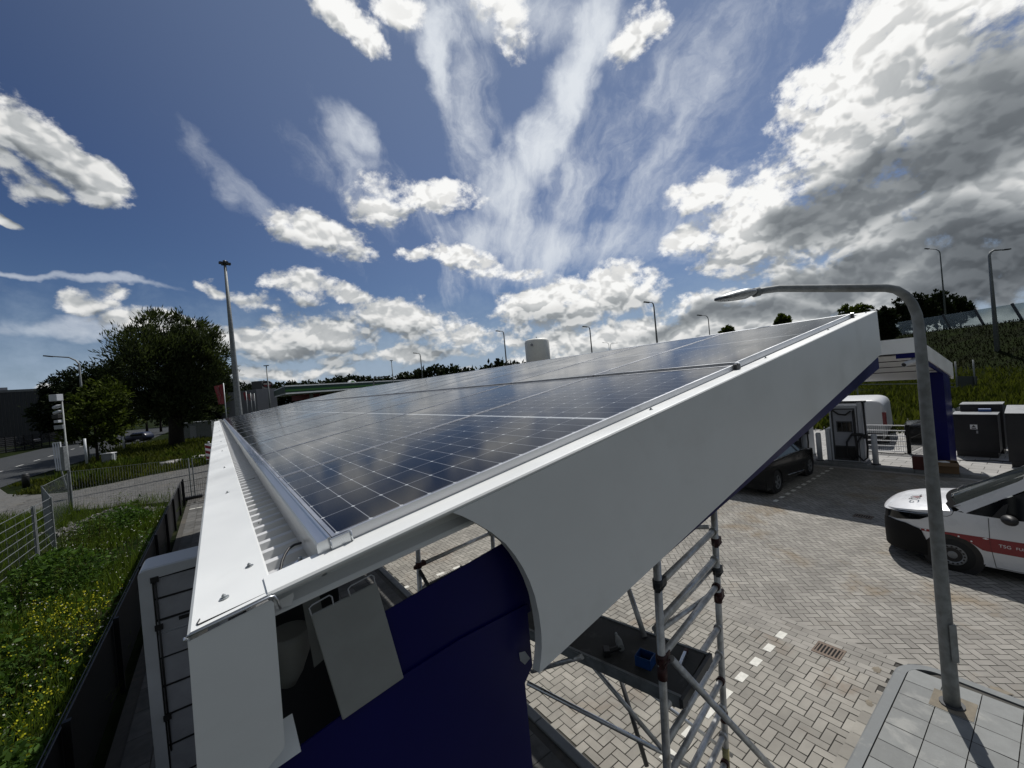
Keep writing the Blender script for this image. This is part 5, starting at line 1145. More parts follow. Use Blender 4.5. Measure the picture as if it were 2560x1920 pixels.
wcrown = [side(l, f, z, r, rz) for l, f, z, r, rz in ((-4.0, 0, 13.2, 2.0, 2.0), (-2.6, 1, 14.4, 2.2, 2.2), (-0.4, -1, 14.9, 2.2, 2.2), (1.8, 1, 14.7, 2.2, 2.2), (3.9, 0, 13.6, 2.0, 2.2), (5.4, 0, 11.6, 1.9, 2.4), (-4.5, 0, 10.8, 1.9, 2.2), (-3.8, -2, 9.0, 2.0, 2.4), (4.8, 1, 8.8, 2.2, 2.6), (0, -3, 11.5, 3.6, 3.6), (0, 3, 11.5, 3.8, 3.6), (-2.5, 0, 11, 3.2, 3.4), (2.8, 0, 10.8, 3.2, 3.4), (-2.6, 0, 7.0, 2.8, 2.6), (2.6, -1, 6.6, 3.0, 2.8), (0, 0, 7.5, 3.6, 3.2), (3.6, 1, 5.0, 2.2, 2.0), (-1.2, 0, 4.8, 2.4, 1.8), (1.2, 0, 4.2, 2.6, 1.8), (-3.4, 1, 6.4, 1.5, 1.8))]
tree('willow_tree', 'large dark willow left of the tall mast', wb_, 17.6, wcrown, 42000, 0.62, g_willow, trunk_r=0.85, up=0.75, lean=(0.25, -0.1), wid=0.20, limbs=18, seed=5, clump=60)
tree('broadleaf_tree', 'dark rounded tree behind the left street lamp', ground_at(250, 84), 15, blobs(5.5, 5.5, 4.5, 13.5, 14, 8), 15000, 0.7, g_dark, group='dark trees along the road', trunk_r=0.4, seed=6)
tree('broadleaf_tree', 'dark tree left of the street lamp above the grey building', ground_at(165, 88), 14.5, blobs(5.0, 5.0, 3.5, 13.0, 14, 9), 14000, 0.7, g_dark, group='dark trees along the road', trunk_r=0.4, seed=7)
tree('broadleaf_tree', 'dark tree right of the willow behind the red flag', ground_at(530, 95), 13.5, blobs(5.5, 5.0, 2.0, 12.0, 13, 12), 13000, 0.7, g_dark, group='dark trees along the road', trunk_r=0.4, seed=9)
tree('broadleaf_tree', 'dark low tree just right of the tall mast foot', ground_at(610, 110), 10.5, blobs(5.0, 5.0, 1.0, 9.5, 10, 13), 9000, 0.7, g_dark, group='dark trees along the road', trunk_r=0.4, seed=10)
tree('young_tree', 'young green tree standing in front of the road fence', (-9.65, 53.7, 0), 7.4, blobs(3.5, 3.2, 2.3, 7.0, 12, 14, 0.34), 6500, 0.34, g_mid, group='young trees in the grass strip', trunk_r=0.13, seed=11, wid=0.55)
tree('young_tree', 'slender darker young tree between the green one and the willow', (-10.2, 72, 0), 10.2, blobs(3.9, 3.6, 3.6, 9.6, 12, 15, 0.34), 6500, 0.40, g_mid, group='young trees in the grass strip', trunk_r=0.14, seed=12, wid=0.5)
for k, (px_, dp, h_, lb) in enumerate(((360, 95, 9, 'thin dark trunked tree seen under the willow crown'), (395, 100, 9, 'thin tree by the bollards under the willow crown'))):
    tree('young_tree', lb, ground_at(px_, dp), h_, blobs(3, 3, 4, 8.6, 8, 20+k), 4000, 0.5, g_dark, group='young trees in the grass strip', trunk_r=0.28, seed=30+k)
# trees beyond the roof and on the embankment
for k, (px_, py_, dp, rx, rz, lb) in enumerate(((1955, 806, 66, 1.6, 0.9, 'small tree top peeping over the roof right of centre'), (2140, 787, 60, 2.6, 1.1, 'leafy tree top above the upper roof corner'), (1818, 832, 75, 1.3, 0.8, 'tiny tree top just over the panel edge'), (2210, 820, 50, 1.3, 2.2, 'dark bush left of the noise barrier'),
        (2256, 786, 84, 2.2, 2.2, 'dark poplar leftmost behind the noise barrier'), (2308, 770, 84, 2.6, 2.5, 'dark poplar second from left behind the barrier'), (2355, 764, 86, 2.7, 2.6, 'tallest dark poplar by the thin lamp mast'), (2398, 770, 86, 2.4, 2.0, 'dark poplar rightmost behind the barrier'))):
    c_ = at(px_, py_, dp); zb_ = max(0.0, c_.z-rz*2.4)
    tree('broadleaf_tree' if k < 4 else 'poplar_tree', lb, (c_.x, c_.y, zb_), c_.z-zb_+rz, blobs(rx, rx, c_.z-zb_-rz*1.5, c_.z-zb_+rz*0.8, 9, 40+k, 0.45), 5200, 0.42 if k < 4 else 0.50, g_dark if k > 2 else g_mid, group='tree tops beyond the roof' if k < 4 else 'poplars behind the barrier', trunk_r=0.2, seed=50+k, up=0.8 if k > 3 else 0.2, wid=0.5)
# far wood
def wood(name, pts, n, L, m, seed):
    r = np.random.default_rng(seed); P = []
    for (px_, ytop, dp, w) in pts:
        top = at(px_, ytop, dp); hw = w*dp/FPX/2; k = int(n*(hw*top.z)/sum((q[3]*q[2]/FPX/2)*at(q[0], q[1], q[2]).z for q in pts))
        a = r.uniform(-1, 1, k); rr = np.sqrt(np.maximum(0.02, 1-a*a*0.8)); zz = top.z*rr*(1-0.9*r.random(k)**1.6)*(0.90+0.14*r.random(k))
        P.append(np.stack([top.x+a*hw*CR.x+r.normal(0, hw*0.5, k)*CF.x, top.y+a*hw*CR.y+r.normal(0, hw*0.5, k)*CF.y, np.maximum(zz, 0.2)], -1))
    P = np.concatenate(P); q = leaf_quads(P, L*(0.6+0.8*r.random(len(P))), L*0.7); o = np_mesh(name, q, 4, m); o['kind'] = 'stuff'; o['label'] = 'far dark wood along the horizon'; return o
wood('far_wood', [(560, 962, 150, 60), (610, 975, 170, 50), (650, 958, 200, 60), (690, 960, 210, 60), (730, 956, 210, 60), (770, 955, 210, 60), (820, 950, 210, 60), (850, 943, 200, 50), (880, 940, 190, 50), (910, 942, 190, 50), (940, 945, 190, 50), (970, 943, 190, 50), (1010, 932, 150, 40), (1050, 922, 150, 50), (1090, 915, 150, 60), (1130, 918, 150, 60), (1170, 922, 150, 60), (1215, 912, 130, 40), (1245, 902, 130, 40), (1275, 906, 130, 40), (1305, 908, 130, 30), (1390, 900, 130, 30), (470, 985, 140, 120), (60, 1015, 220, 120)], 26000, 1.5, g_dark, 77)
# garden of weeds: leaves, tall grass, yellow and white flowers
def scatter(n, x0, x1, y0, y1, f=None, bias=1.0):
    x = rng.uniform(x0, x1, n); y = y0+(y1-y0)*rng.random(n)**bias
    if f is not None: k = f(x, y); x, y = x[k], y[k]
    return x, y
def patchy(x, y, s=1.0, ph=0): return 0.5+0.25*np.sin(1.7*x*s+ph+1.3*np.sin(0.9*y*s))+0.25*np.sin(1.1*y*s+2.1*ph+1.7*np.sin(1.2*x*s))
def grass(name, label, x, y, hmin, hmax, wd, m, z=0.0, lean=0.35, hmod=None):
    n = len(x); h = rng.uniform(hmin, hmax, n); h = h*(0.5+0.9*patchy(x, y)) if hmod is None else h*hmod
    P = np.stack([x, y, np.full(n, z) if np.isscalar(z) else z], -1); d = np.stack([rng.normal(0.1, lean, n), rng.normal(-0.05, lean, n), np.ones(n)], -1)
    q = leaf_quads(P, h*1.0, wd*(0.6+0.8*rng.random(n)), d); o = np_mesh(name, q, 4, m); o['kind'] = 'stuff'; o['label'] = label; return o
mask = lambda x, y: (y < 24-0.70*(x+1.6)) & (x > -9)
x, y = scatter(78000, -8.8, -1.84, 3.0, 28.3, lambda x, y: mask(x, y) & (rng.random(len(x)) < 0.08+1.0*patchy(x, y, 0.8, 5.0)**2), 1.3); grass('tall_grass', 'tall yellowish grass between the black fence and the bar fence', x, y, 0.16, 0.62, 0.013, g_tall, lean=0.28)
x, y = scatter(90000, -4.6, -1.86, 3.6, 24, lambda x, y: mask(x, y) & (patchy(x, y, 1.0, 2.0)+0.30*(y < 9)+0.1*rng.normal(size=len(x)) > 0.60), 1.5); n = len(x)
hh_ = 0.05+1.0*patchy(x, y, 1.1, 1.0)**2*rng.random(n)**0.7; P = np.stack([x, y, hh_], -1); d = rng.normal(size=(n, 3)); d[:, 2] = np.abs(d[:, 2])*0.7-0.1
sz = 0.45+1.3*rng.random(n)**3
o = np_mesh('weeds', leaf_quads(P, 0.09*sz*(0.6+0.8*patchy(x, y, 0.7, 4)), 0.055*sz, d), 4, g_weed2); o['kind'] = 'stuff'; o['label'] = 'broad leaved weeds crowding the black fence'
x, y = scatter(1500, -4.5, -1.95, 3.8, 23, lambda x, y: patchy(x, y, 1.3, 3.3) > 0.62, 1.2); n = len(x); st = []
for a_, c_ in zip(x, y):
    h_ = random.uniform(0.5, 1.05); lx, ly = random.gauss(0.05, 0.1), random.gauss(0, 0.1)
    st.append([(a_-0.004, c_, 0), (a_+0.004, c_, 0), (a_+lx+0.003, c_+ly, h_), (a_+lx-0.003, c_+ly, h_)])
st = np.array(st); tips = st[:, 2]; o = np_mesh('stalks', st, 4, g_stalk); o['kind'] = 'stuff'; o['label'] = 'thin weed stalks standing above the grass'
P = np.repeat(tips, 9, 0)+rng.normal(0, 0.05, (9*n, 3))*np.array([0.5, 0.5, 2.2])-np.array([0, 0, 0.12]); o = np_mesh('weeds', leaf_quads(P, 0.07, 0.018), 4, g_tall); o['kind'] = 'stuff'; o['label'] = 'seed heads and narrow leaves on the weed stalks'
x, y = scatter(2300, -4.4, -1.95, 4.2, 10.5, lambda x, y: rng.random(len(x)) < 0.15+0.75*(patchy(x, y, 1.6, 0.7) > 0.5)*(x < -2.2)); n = len(x)
P = np.stack([x, y, 0.45+0.50*rng.random(n)], -1); P = np.repeat(P, 3, 0)+rng.normal(0, 0.018, (3*n, 3)); d = rng.normal(size=(3*n, 3)); d[:, 2] += 0.8
o = np_mesh('flowers', leaf_quads(P, 0.026, 0.024, d), 4, g_flower); o['kind'] = 'stuff'; o['label'] = 'yellow flower heads among the weeds'
x, y = scatter(500, -4.5, -1.9, 6, 20, None); n = len(x); P = np.stack([x, y, 0.30+0.3*rng.random(n)], -1); P = np.repeat(P, 2, 0)+rng.normal(0, 0.012, (2*n, 3))
o = np_mesh('flowers', leaf_quads(P, 0.03, 0.03), 4, g_white); o['kind'] = 'stuff'; o['label'] = 'pale flower heads among the weeds'
# rubble heap
x = rng.normal(-4.0, 0.75, 900); y = rng.normal(22.6, 0.55, 900); b = MB()
for a_, c_ in zip(x, y):
    hgt = 0.42*math.exp(-((a_+4.0)/0.9)**2-((c_-22.6)/0.7)**2); s_ = random.uniform(0.03, 0.11); e_ = Euler((random.random()*3, random.random()*3, random.random()*3)).to_matrix(); b.box((a_, c_, hgt*random.uniform(0.7, 1.0)), (s_*1.4, s_, s_*0.7), R=e_)
o = b.build('rubble', gravel); o['kind'] = 'stuff'; o['label'] = 'heap of broken grey stones by the wire fence'
x, y = scatter(30000, -12.6, 14, 36.5, 82, lambda x, y: (y > 38.6+0.42*(x+1.1)) & (x > -9.8-0.05*(y-36)), 1.5); grass('meadow_grass', 'rough grass strip beyond the old drive', x, y, 0.15, 0.65, 0.10, g_grass)
x, y = scatter(9000, -9.5, 2.0, 36.8, 50, lambda x, y: (y > 38.4+0.42*(x+1.1)) & (patchy(x, y, 0.6, 3) > 0.6)); grass('tall_weeds', 'taller weed clumps at the edge of the drive', x, y, 0.3, 0.9, 0.12, g_weed)
x, y = scatter(1500, -12.4, -9.3, 37, 46, lambda x, y: (x > -10.6) | (y > 43)); grass('verge_grass', 'grass at the foot of the bollard', x, y, 0.1, 0.4, 0.10, g_grass)

# ------------------------------------------------------------------ embankment with noise barrier
W1, W2 = at(2306, 834, 62), at(2549, 799, 50); dW = (W2-W1); dW.z = 0; LW = dW.length; dW.normalize(); nW = Vector((dW.y, -dW.x, 0))
if nW.dot(CAM-W1) < 0: nW = -nW
zt1 = (W1.z+W2.z)/2
def emb(s, o): # along the wall, distance towards us
    f = 0.0 if o < -1 else 1.0; z = zt1*(1-min(1.0, max(0.0, (o-0.6)/15.0)))**1.25 + 0.25*math.exp(-((o-16)/5)**2)
    p = W1+dW*s+nW*o; return Vector((p.x, p.y, z if o < 16.0 else max(-0.04, 0.25*math.exp(-((o-16)/5)**2)-0.05)))
b = MB(); SS = [-90+6*k for k in range(40)]; OO = [-40, -2, 0, 0.6, 2, 4, 6, 8, 10, 12, 14, 15.5, 17, 20, 26]
b.add([emb(s, o) for s in SS for o in OO], [(i*len(OO)+j, (i+1)*len(OO)+j, (i+1)*len(OO)+j+1, i*len(OO)+j+1) for i in range(len(SS)-1) for j in range(len(OO)-1)], True)
struct(b.build('embankment', turf))
n = 70000; s = rng.uniform(-60, 60, n); o_ = 26*rng.random(n); P = np.array([emb(a, c) for a, c in zip(s, o_)])
d = np.stack([rng.normal(0.1, 0.5, n), rng.normal(0, 0.5, n), np.ones(n)], -1); nb = o_ > 13
for nm, k, m_, lb, h0 in (('embankment_grass', ~nb, g_emb, 'dark rough grass on the slope under the noise barrier', 0.30), ('meadow_grass', nb, g_grass, 'bright weedy grass at the foot of the slope', 0.6)):
    o = np_mesh(nm, leaf_quads(P[k], h0*(0.5+rng.random(k.sum())), 0.09, d[k]), 4, m_); o['kind'] = 'stuff'; o['label'] = lb
x, y = scatter(40000, 24.5, 48, -6, 24, lambda x, y: (x > 25+0.1*y)); k = np.array([(Vector((a, c, 0))-W1).dot(nW) > 24 for a, c in zip(x, y)]); grass('meadow_grass', 'weedy meadow behind the charger fence', x[k], y[k], 0.25, 0.8, 0.13, g_grass)
nb_ = 4.1; leanv = -nW*0.0+dW*-0.62
for k in range(-3, 8):
    f = W1+dW*(k*nb_*1.0); f = Vector((f.x, f.y, zt1-0.1)); t = thing('noise_barrier_post', f'leaning dark post of the noise barrier, number {k+4} from its far left end' if False else ['leaning barrier post hidden deepest behind the bush', 'leaning barrier post just right of the bush', 'leaning barrier post left of the street lamp', 'leaning barrier post right behind the street lamp', 'leaning barrier post right of the red sign', 'leaning barrier post in front of the poplars', 'leaning barrier post under the rightmost poplar', 'leaning barrier post left of the big motorway lamp', 'leaning barrier post touching the big motorway lamp', 'leaning barrier post near the right picture edge', 'leaning barrier post at the right picture edge'][k+3], 'post', tuple(f), 0, 'noise barrier posts')
    MB().bar(f, f+Vector((leanv.x*1.5, leanv.y*1.5, 2.35)), 0.24, 0.16, up=nW).build('post', dark_metal, t); MB().bx(f.x-0.25, f.x+0.25, f.y-0.25, f.y+0.25, f.z-0.2, f.z+0.05).build('foot', dark_metal, t)
    if k < 7:
        g2 = f+dW*nb_; u = Vector((leanv.x*1.5, leanv.y*1.5, 2.25)); e_ = nW*0.03; b = MB(); q = [f+dW*0.14, g2-dW*0.14, g2-dW*0.14+u, f+dW*0.14+u]
        b.add([p+e_ for p in q]+[p-e_ for p in q], [(0, 1, 2, 3), (7, 6, 5, 4), (0, 4, 5, 1), (1, 5, 6, 2), (2, 6, 7, 3), (3, 7, 4, 0)])
        tag(b.build('glass_barrier', barrier_glass), ['clear barrier pane beside the bush', 'clear barrier pane nearest the bush on its right', 'clear barrier pane left of the lamp pole', 'clear barrier pane behind the street lamp', 'clear barrier pane with the red sign before it', 'clear barrier pane below the two middle poplars', 'clear barrier pane below the rightmost poplar', 'clear barrier pane with open sky behind', 'clear barrier pane at the big motorway lamp', 'clear barrier pane at the right picture edge'][k+3], 'pane', 'noise barrier panes')
sg = at(2297, 813, 58); tag(MB().box(sg, (0.9, 0.1, 0.6), rotz=-0.9).build('red_sign', red_wrap), 'small red sign on the embankment beside the street lamp', 'sign')
gs = at(2414, 958, 34); t = thing('road_sign', 'back of a grey road sign seen behind the blue column', 'sign', (gs.x, gs.y, 0))
R_ = basis(CR, (0, 0, 1)); b = MB(); b.box(at(2416, 962, 34), (1.75, 1.45, 0.05), R=R_); b.build('board', mat('sign back grey', (0.045, 0.055, 0.058), 0.5), t)
for px_ in (2395, 2440): 
    q = at(px_, 985, 33.9); MB().tube([(q.x, q.y, 0), (q.x, q.y, 2.5)], 0.05, 8).build('post', galv_dull, t)
for k, (pa, pb, lb) in enumerate((((2130, 961.5, 30), (2570, 955, 42), 'upper pale rail line crossing in front of the embankment'), ((2300, 968, 30), (2570, 964, 44), 'lower pale rail line right of the street lamp'))):
    t = thing('guard_rail', lb, 'rail', tuple(at(*pa)), 0, 'guard rails along the meadow'); a_, c_ = at(*pa), at(*pb); MB().bar(a_, c_, 0.05, 0.07).build('beam', galv, t)
    for u in (0.02, 0.3, 0.55, 0.8, 0.98):
        q = a_.lerp(c_, u); MB().bx(q.x-0.04, q.x+0.04, q.y-0.04, q.y+0.04, 0, q.z-0.035).build('post', galv_dull, t)

# ------------------------------------------------------------------ lamps far and near
def far_lamp(label, foot_px, foot_depth, top_px, arm=None, r=0.09, base_z=0.0, name='street_lamp', head=(0.7, 0.28, 0.12), group='street lamps in the distance', twin=False):
    p = at(*foot_px, foot_depth); q = at(top_px[0], top_px[1], foot_depth); top = Vector((p.x, p.y, q.z)); t = thing(name, label, 'street lamp', (p.x, p.y, base_z), 0, group)
    if arm is None:
        MB().tube([(p.x, p.y, base_z), tuple(top)], [r*1.5, r*0.7], 9).build('pole', galv_dull, t); e = top
        MB().box(top+CR*0.0+Vector((0, 0, 0.05)), (head[0], head[1], head[2]), rotz=-YAW).build('lamp_head', dark_metal, t)
    else:
        s = arm; e = top + CR*s + Vector((0, 0, 0.10*abs(s)))
        MB().tube([(p.x, p.y, base_z), tuple(top-Vector((0, 0, 0.5))), tuple(top-Vector((0, 0, 0.15))+CR*s*0.10), tuple(top+CR*s*0.35+Vector((0, 0, 0.06*abs(s)))), tuple(e)], [r*1.5, r*0.8, r*0.75, r*0.6, r*0.5], 9).build('pole', galv_dull, t)
        MB().box(e+CR*(0.35 if s > 0 else -0.35)+Vector((0, 0, 0.02)), head, R=basis(CR+Vector((0, 0, 0.10 if s > 0 else -0.10)), Vector((-CR.y, CR.x, 0)))).build('lamp_head', dark_metal, t)
    return t
far_lamp('left street lamp with its arm over the road', (206, 1000), 40, (203, 897), -2.6, 0.10)
far_lamp('thin lamp pole in front of the grey shop', (675, 1013), 62, (665.7, 915), None, 0.10)
far_lamp('thin pole above the wood right of the round fuel sign', (982.6, 947), 75, (979, 902), None, 0.09, head=(0.5, 0.3, 0.1))
far_lamp('thin lamp with short arm above the dark wood', (1055.7, 940), 70, (1050, 884), -0.5, 0.09)
far_lamp('lamp with short arm left of the white tank', (1266, 906), 62, (1256.5, 829), -0.5, 0.10)
far_lamp('lamp with short arm right of the white tank', (1479.7, 879), 62, (1472, 818), -0.4, 0.10)
far_lamp('taller lamp over the middle of the panel roof', (1642.5, 853), 50, (1634.5, 757), -0.5, 0.10)
far_lamp('small lamp above the right half of the roof', (1774, 834), 64, (1771.5, 790), -1.0, 0.08)
far_lamp('pale double lamp far off, left arm', (1523, 872), 150, (1521, 858), -1.6, 0.10)
far_lamp('pale double lamp far off, right arm', (1527, 872), 150, (1527, 859), 2.0, 0.10)
far_lamp('short lamp with upturned head over the fuel station roof', (934, 958), 48, (938, 944), 0.9, 0.10, head=(0.9, 0.3, 0.14))
pz = W1.z
far_lamp('tall thin lamp behind the poplars', (2360, 745), 72, (2350, 625), -1.9, 0.10, base_z=pz)
far_lamp('big motorway lamp on the slope at the right edge', (2500, 948), 46, (2473, 628), 1.7, 0.16, base_z=1.0)
ts = thing('light_mast', 'tall tapered light mast beyond the far canopy end', 'mast', tuple(Vector((at(597, 1028, 30).x, at(597, 1028, 30).y, 0)))); p = at(597, 1028, 30); ztp = at(558, 660, 30).z
MB().tube([(p.x, p.y, 0), (p.x, p.y, 4), (p.x, p.y, 10), (p.x, p.y, ztp)], [0.26, 0.22, 0.15, 0.085], 14).build('pole', galv_dull, ts)
b = MB(); b.tube([(p.x, p.y, ztp-0.1), (p.x, p.y, ztp+0.22)], 0.12, 10)
for a in (0.3, 1.9, 3.4, 5.0): b.box((p.x+cos(a)*0.2, p.y+sin(a)*0.2, ztp+0.02), (0.32, 0.22, 0.16), rotz=a)
b.build('floodlight', dark_metal, ts)

# ------------------------------------------------------------------ buildings far off
def slab(b, pa, pb, z0, z1, thick=6.0):
    a, c = Vector((pa.x, pa.y, 0)), Vector((pb.x, pb.y, 0)); d = (c-a).normalized(); nrm = Vector((-d.y, d.x, 0))
    if nrm.dot(CF) < 0: nrm = -nrm
    q = [a, c, c+nrm*thick, a+nrm*thick]; b.prism([(p.x, p.y) for p in q], 'z', z0, z1); return nrm, d
gb_ = thing('warehouse', 'dark grey clad warehouse at the left picture edge', 'building', tuple(Vector((at(0, 1050, 95).x, at(0, 1050, 95).y, 0))))
pa, pb = at(-330, 1000, 84), at(150, 985, 104); zt_ = at(60, 974, 98).z
b = MB(); nrm, d = slab(b, pa, pb, 0, zt_, 30); b.build('wall', building_m, gb_)
b = MB(); slab(b, pa-nrm*0.15, pb-nrm*0.15+d*0.2, zt_-0.35, zt_+0.25, 0.3); b.build('roof_edge', mat('pale roof trim', (0.13, 0.135, 0.14), 0.5), gb_)
b = MB(); q = pa.lerp(pb, 0.62); b.box((q.x+nrm.x*6, q.y+nrm.y*6, zt_+0.6), (3, 2, 1.2), rotz=0.3); b.build('roof_unit', panel_grey, gb_)
b = MB()
for k in range(46): q = pa.lerp(pb, (k+0.5)/46)-nrm*0.04; b.bx(q.x-0.05, q.x+0.05, q.y-0.05, q.y+0.05, 0.4, zt_-0.4)
b.build('cladding_rib', mat('dark rib', (0.045, 0.047, 0.05), 0.6), gb_)
hf = thing('slat_fence', 'dark horizontal slat fence along the far side of the road', 'fence', tuple(Vector((at(0, 1090, 70).x, at(0, 1090, 70).y, 0)))); a, c = at(-100, 1098, 64), at(160, 1085, 84)
for k in range(8):
    b = MB(); z = 0.2+k*0.33; b.bar((a.x, a.y, z), (c.x, c.y, z), 0.06, 0.17); b.build('slat', anthracite, hf)
for k in range(12): q = a.lerp(c, k/11); MB().bx(q.x-0.08, q.x+0.08, q.y-0.08, q.y+0.08, 0, 2.8).build('post', black_mesh, hf)
# fuel station
P1, P2, P3 = at(711, 964, 63), at(1063, 946, 95), at(684, 975, 80); zt_, zbm = P1.z, at(713, 986, 63).z
fs = thing('fuel_station', 'fuel station canopy with green fascia and a round yellow green sign', 'building', (P1.x, P1.y, 0))
H_ = zt_-zbm; dF = Vector((P2.x-P1.x, P2.y-P1.y, 0)); LF_ = dF.length; dF.normalize(); dB = Vector((P3.x-P1.x, P3.y-P1.y, 0)); LB_ = dB.length; dB.normalize()
nF = Vector((dF.y, -dF.x, 0)); nF = -nF if nF.dot(CF) > 0 else nF
def band(z0, z1, off, m, nm, sides=True):
    b = MB(); o = nF*off; a = Vector((P1.x, P1.y, 0))+o-dB*off; q = [a, a+dF*LF_, a+dF*LF_+dB*LB_, a+dB*LB_]; b.prism([(p.x, p.y) for p in q], 'z', z0, z1); b.build(nm, m, fs)
band(zbm+H_*0.16, zt_-H_*0.14, 0.0, mat('deep station green', (0.004, 0.040, 0.016), 0.35), 'green_fascia'); band(zt_-H_*0.14, zt_, 0.06, white_paint, 'top_band'); band(zbm, zbm+H_*0.16, 0.10, white_paint, 'bottom_band')
b = MB(); a = Vector((P1.x, P1.y, 0))+nF*0.05; b.prism([((a+nF*0.08).x, (a+nF*0.08).y), ((a+dF*LF_+nF*0.08).x, (a+dF*LF_+nF*0.08).y), ((a+dF*LF_).x, (a+dF*LF_).y), (a.x, a.y)], 'z', zbm+H_*0.30, zbm+H_*0.52); b.build('light_green_band', mat('light station green', (0.035, 0.13, 0.012), 0.35), fs)
for u in (0.15, 0.45, 0.75):
    for v in (0.2, 0.8):
        q = a+dF*LF_*u+dB*LB_*v; MB().bx(q.x-0.25, q.x+0.25, q.y-0.25, q.y+0.25, 0, zbm).build('column', panel_grey, fs)
sp_ = at(880, 963.5, 76); rs_ = 13.5*76/FPX
b = MB(); b.disc(sp_, nF, rs_, 0.5, 32); b.build('sign_ring', white_paint, fs); b = MB(); b.disc(sp_+nF*0.28, nF, rs_*0.80, 0.06, 32); so2 = b.build('sign_disc', mat('sign green', (0.015, 0.10, 0.02), 0.4), fs)
up_ = Vector((0, 0, 1)); b = MB()
for r_, m_, off, k_ in ((0.72, 'petal_ring', 0.33, 18), (0.40, 'petal_core', 0.36, 14)):
    b = MB(); vs = [sp_+nF*off]
    for i in range(2*k_): a_ = pi*i/k_; rr = rs_*r_*(1 if i % 2 == 0 else 0.80); vs.append(sp_+nF*off+dF*cos(a_)*rr+up_*sin(a_)*rr)
    b.add(vs, [(0, 1+i, 1+(i+1) % (2*k_)) for i in range(2*k_)]); b.build(m_, mat('sign yellow green', (0.22, 0.36, 0.03), 0.4) if m_ == 'petal_ring' else mat('sign pale yellow', (0.60, 0.62, 0.36), 0.4), so2)
shp = thing('shop_building', 'grey shop block with a dark oval sign on its roof', 'building', tuple(Vector((at(640, 1000, 88).x, at(640, 1000, 88).y, 0))))
b = MB(); nrm, d = slab(b, at(640, 972, 88), at(690, 970, 92), 0, at(650, 972, 88).z, 14); b.build('wall', mat('grey block wall', (0.135, 0.14, 0.155), 0.7, var=0.05), shp)
b = MB(); q = at(651, 965, 92); b.box(q+Vector((0, 2, 0)), (2.4, 2, 2.4), rotz=-YAW); b.build('roof_unit', dark_metal, shp)
c_ = at(670.5, 963, 87); b = MB(); vs = []
for i in range(32): a_ = 2*pi*i/32; vs.append(c_+CR*cos(a_)*1.10+Vector((0, 0, 1))*sin(a_)*(0.95 if sin(a_) > 0 else 0.55))
vs2 = [v-CF*0.3 for v in vs]; k = 32; b.add(vs2+vs, [tuple(range(k)), tuple(range(2*k-1, k-1, -1))]+[(i, i+k, (i+1) % k+k, (i+1) % k) for i in range(k)]); ov = b.build('oval_sign', mat('sign black', (0.012, 0.012, 0.014), 0.5), shp)
b = MB(); b.box(c_-CF*0.34+Vector((0, 0, 0.25)), (1.5, 0.05, 0.30), R=basis(CR, CF)); b.build('sign_band', mat('sign pale band', (0.42, 0.38, 0.38), 0.5), ov); b = MB(); b.box(c_-CF*0.34+Vector((0, 0, -0.12)), (1.4, 0.05, 0.28), R=basis(CR, CF)); b.build('sign_band', red_wrap, ov)
b = MB(); slab(b, at(690, 1000, 95), at(1000, 985, 120), 0, 3.4, 10); tag(b.build('station_shop', anthracite), 'dark low shop under the green fuel canopy', 'building')
tag(MB().box(at(765, 991, 80), (5.5, 0.3, 1.3), rotz=-YAW).build('red_banner', red_wrap), 'red banner on the dark shop under the fuel canopy', 'banner')
tk_ = thing('storage_tank', 'white vertical tank rising behind the panel roof', 'tank', tuple(Vector((at(1346, 900, 56).x, at(1346, 900, 56).y, 0)))); p = at(1346, 900, 56); zt_ = at(1346, 846, 56).z; rt = 30.5*56/FPX
MB().tube([(p.x, p.y, 1.0), (p.x, p.y, zt_-0.45), (p.x, p.y, zt_-0.25), (p.x, p.y, zt_-0.08), (p.x, p.y, zt_)], [rt, rt, rt*0.96, rt*0.80, rt*0.35], 40).build('shell', mat('tank white', (0.80, 0.80, 0.76), 0.5, var=0.04), tk_)
q = at(1329, 862, 56-rt); MB().disc(q, CF, 0.17, 0.2, 16).build('manhole', panel_grey, tk_); MB().tube([(p.x, p.y, zt_), (p.x, p.y, zt_+0.25)], 0.06, 8).build('vent', galv_dull, tk_)
for a_ in (0.5, 2.6, 4.7): MB().tube([(p.x+cos(a_)*rt*0.8, p.y+sin(a_)*rt*0.8, 0), (p.x+cos(a_)*rt*0.8, p.y+sin(a_)*rt*0.8, 1.3)], 0.12, 8).build('leg', panel_grey, tk_)
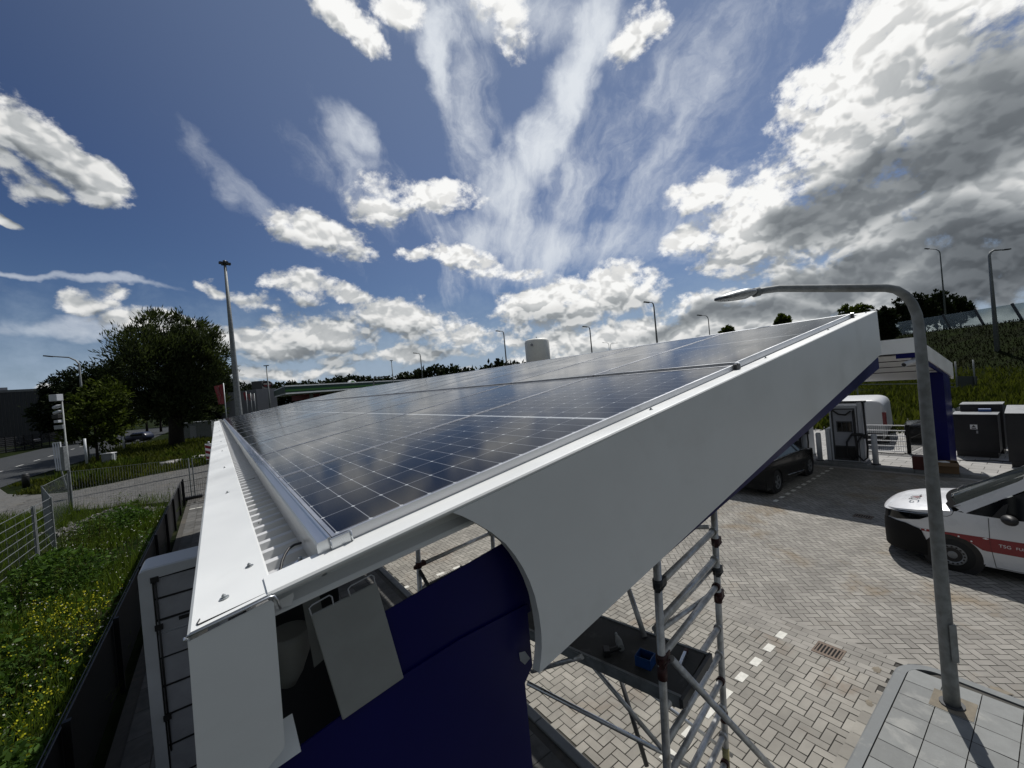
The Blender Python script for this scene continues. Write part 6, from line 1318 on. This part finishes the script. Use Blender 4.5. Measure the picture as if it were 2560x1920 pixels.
# flags
def flag(label, px_, ytop, ybot, dp, wpx, m, hpx=None):
    p = at(px_, ybot, dp); q = at(px_, ytop, dp); t = thing('banner_flag', label, 'flag', (p.x, p.y, 0), 0, 'banner flags by the road'); MB().tube([(p.x, p.y, 0), (p.x, p.y, q.z)], 0.05, 8).build('pole', galv, t)
    w = wpx*dp/FPX; h = (hpx or (ybot-ytop)*0.62)*dp/FPX; b = MB(); b.grid(lambda u, v: (p.x-0.06-CR.x*w*u+0.12*sin(5*u+3*v)*u, p.y-CR.y*w*u+0.10*sin(4*u+2*v)*u, q.z-0.1-h*v-0.25*h*u*(1-v)*0.3), 8, 10); fo = b.build('cloth', m, t)
    return t, p, q, w, h
t, p, q, w, h = flag('red banner flag with pale script right of the willow', 566, 957, 1040, 44, 19, red_wrap, 50)
b = MB(); vs = []
for k in range(16): u = k/15; c_ = Vector((p.x, p.y, q.z-0.35-h*0.85*u))-CR*(w*0.5+0.10*w*sin(9*u)) - CF*0.10; b.tube([c_, c_-CR*w*0.16*(1+sin(23*u)), c_+Vector((0, 0, -h*0.05))], 0.035, 5)
b.build('script', mat('pale red script', (0.36, 0.16, 0.17), 0.6), t)
flag('small red flag beside the grey shop', 618, 978, 1012, 80, 5, red_wrap); flag('thin pale flag left of the grey shop', 629, 982, 1012, 82, 6, mat('faded red cloth', (0.25, 0.10, 0.10), 0.7)); flag('thin white flag at the wall of the grey shop', 638, 983, 1012, 82, 5, mat('pale cloth', (0.42, 0.38, 0.38), 0.7))
# parked vehicles far left and small details
for k, (px_, py_, dp, m_, lb) in enumerate(((345, 1012+93, 70, car_black, 'dark blue car parked under the young trees'), (600, 1018, 70, car_white, 'white van roof behind the tall mast foot'), (505, 1058, 62, galv_dull, 'grey container by the eave trim'), (70, 1082, 92, car_black, 'dark car behind the slat fence'))):
    c_ = at(px_, py_, dp); t = thing('parked_car' if k in (0, 3) else ('parked_van' if k == 1 else 'container'), lb, ('car', 'van', 'container', 'car')[k], (c_.x, c_.y, 0), -YAW)
    if k == 2:
        MB().box((0, 0, 1.3), (4.5, 2.4, 2.6)).build('body', m_, t, local=True, bevel=0.05); MB().box((-0.5, -1.21, 1.1), (0.9, 0.04, 1.9)).build('door', panel_grey, t, local=True)
    else:
        hgt = 2.3 if k == 1 else 1.5
        loft(MB(), [(-2.2, 0.7, 0.4, 0.8, 0), (-2.1, 0.85, 0.3, 0.95, 0), (-0.9, 0.9, 0.28, 1.0, 0), (-0.2, 0.88, 0.28, hgt, 0), (1.6, 0.88, 0.28, hgt, 0), (2.1, 0.85, 0.3, 1.0 if k != 1 else hgt*0.95, 0), (2.2, 0.75, 0.4, 0.8, 0)], 20).build('body', m_ if k != 0 else mat('dark blue car paint', (0.008, 0.012, 0.03), 0.3), t, local=True)
        MB().box((0.6, 0, hgt*0.72), (2.0, 1.80, 0.35)).build('window', glass_dark, t, local=True, bevel=0.05)
        b = MB()
        for l in (-1.4, 1.4): b.tube([(l, -0.92, 0.32), (l, 0.92, 0.32)], 0.32, 16)
        b.build('wheel', rubber, t, local=True)
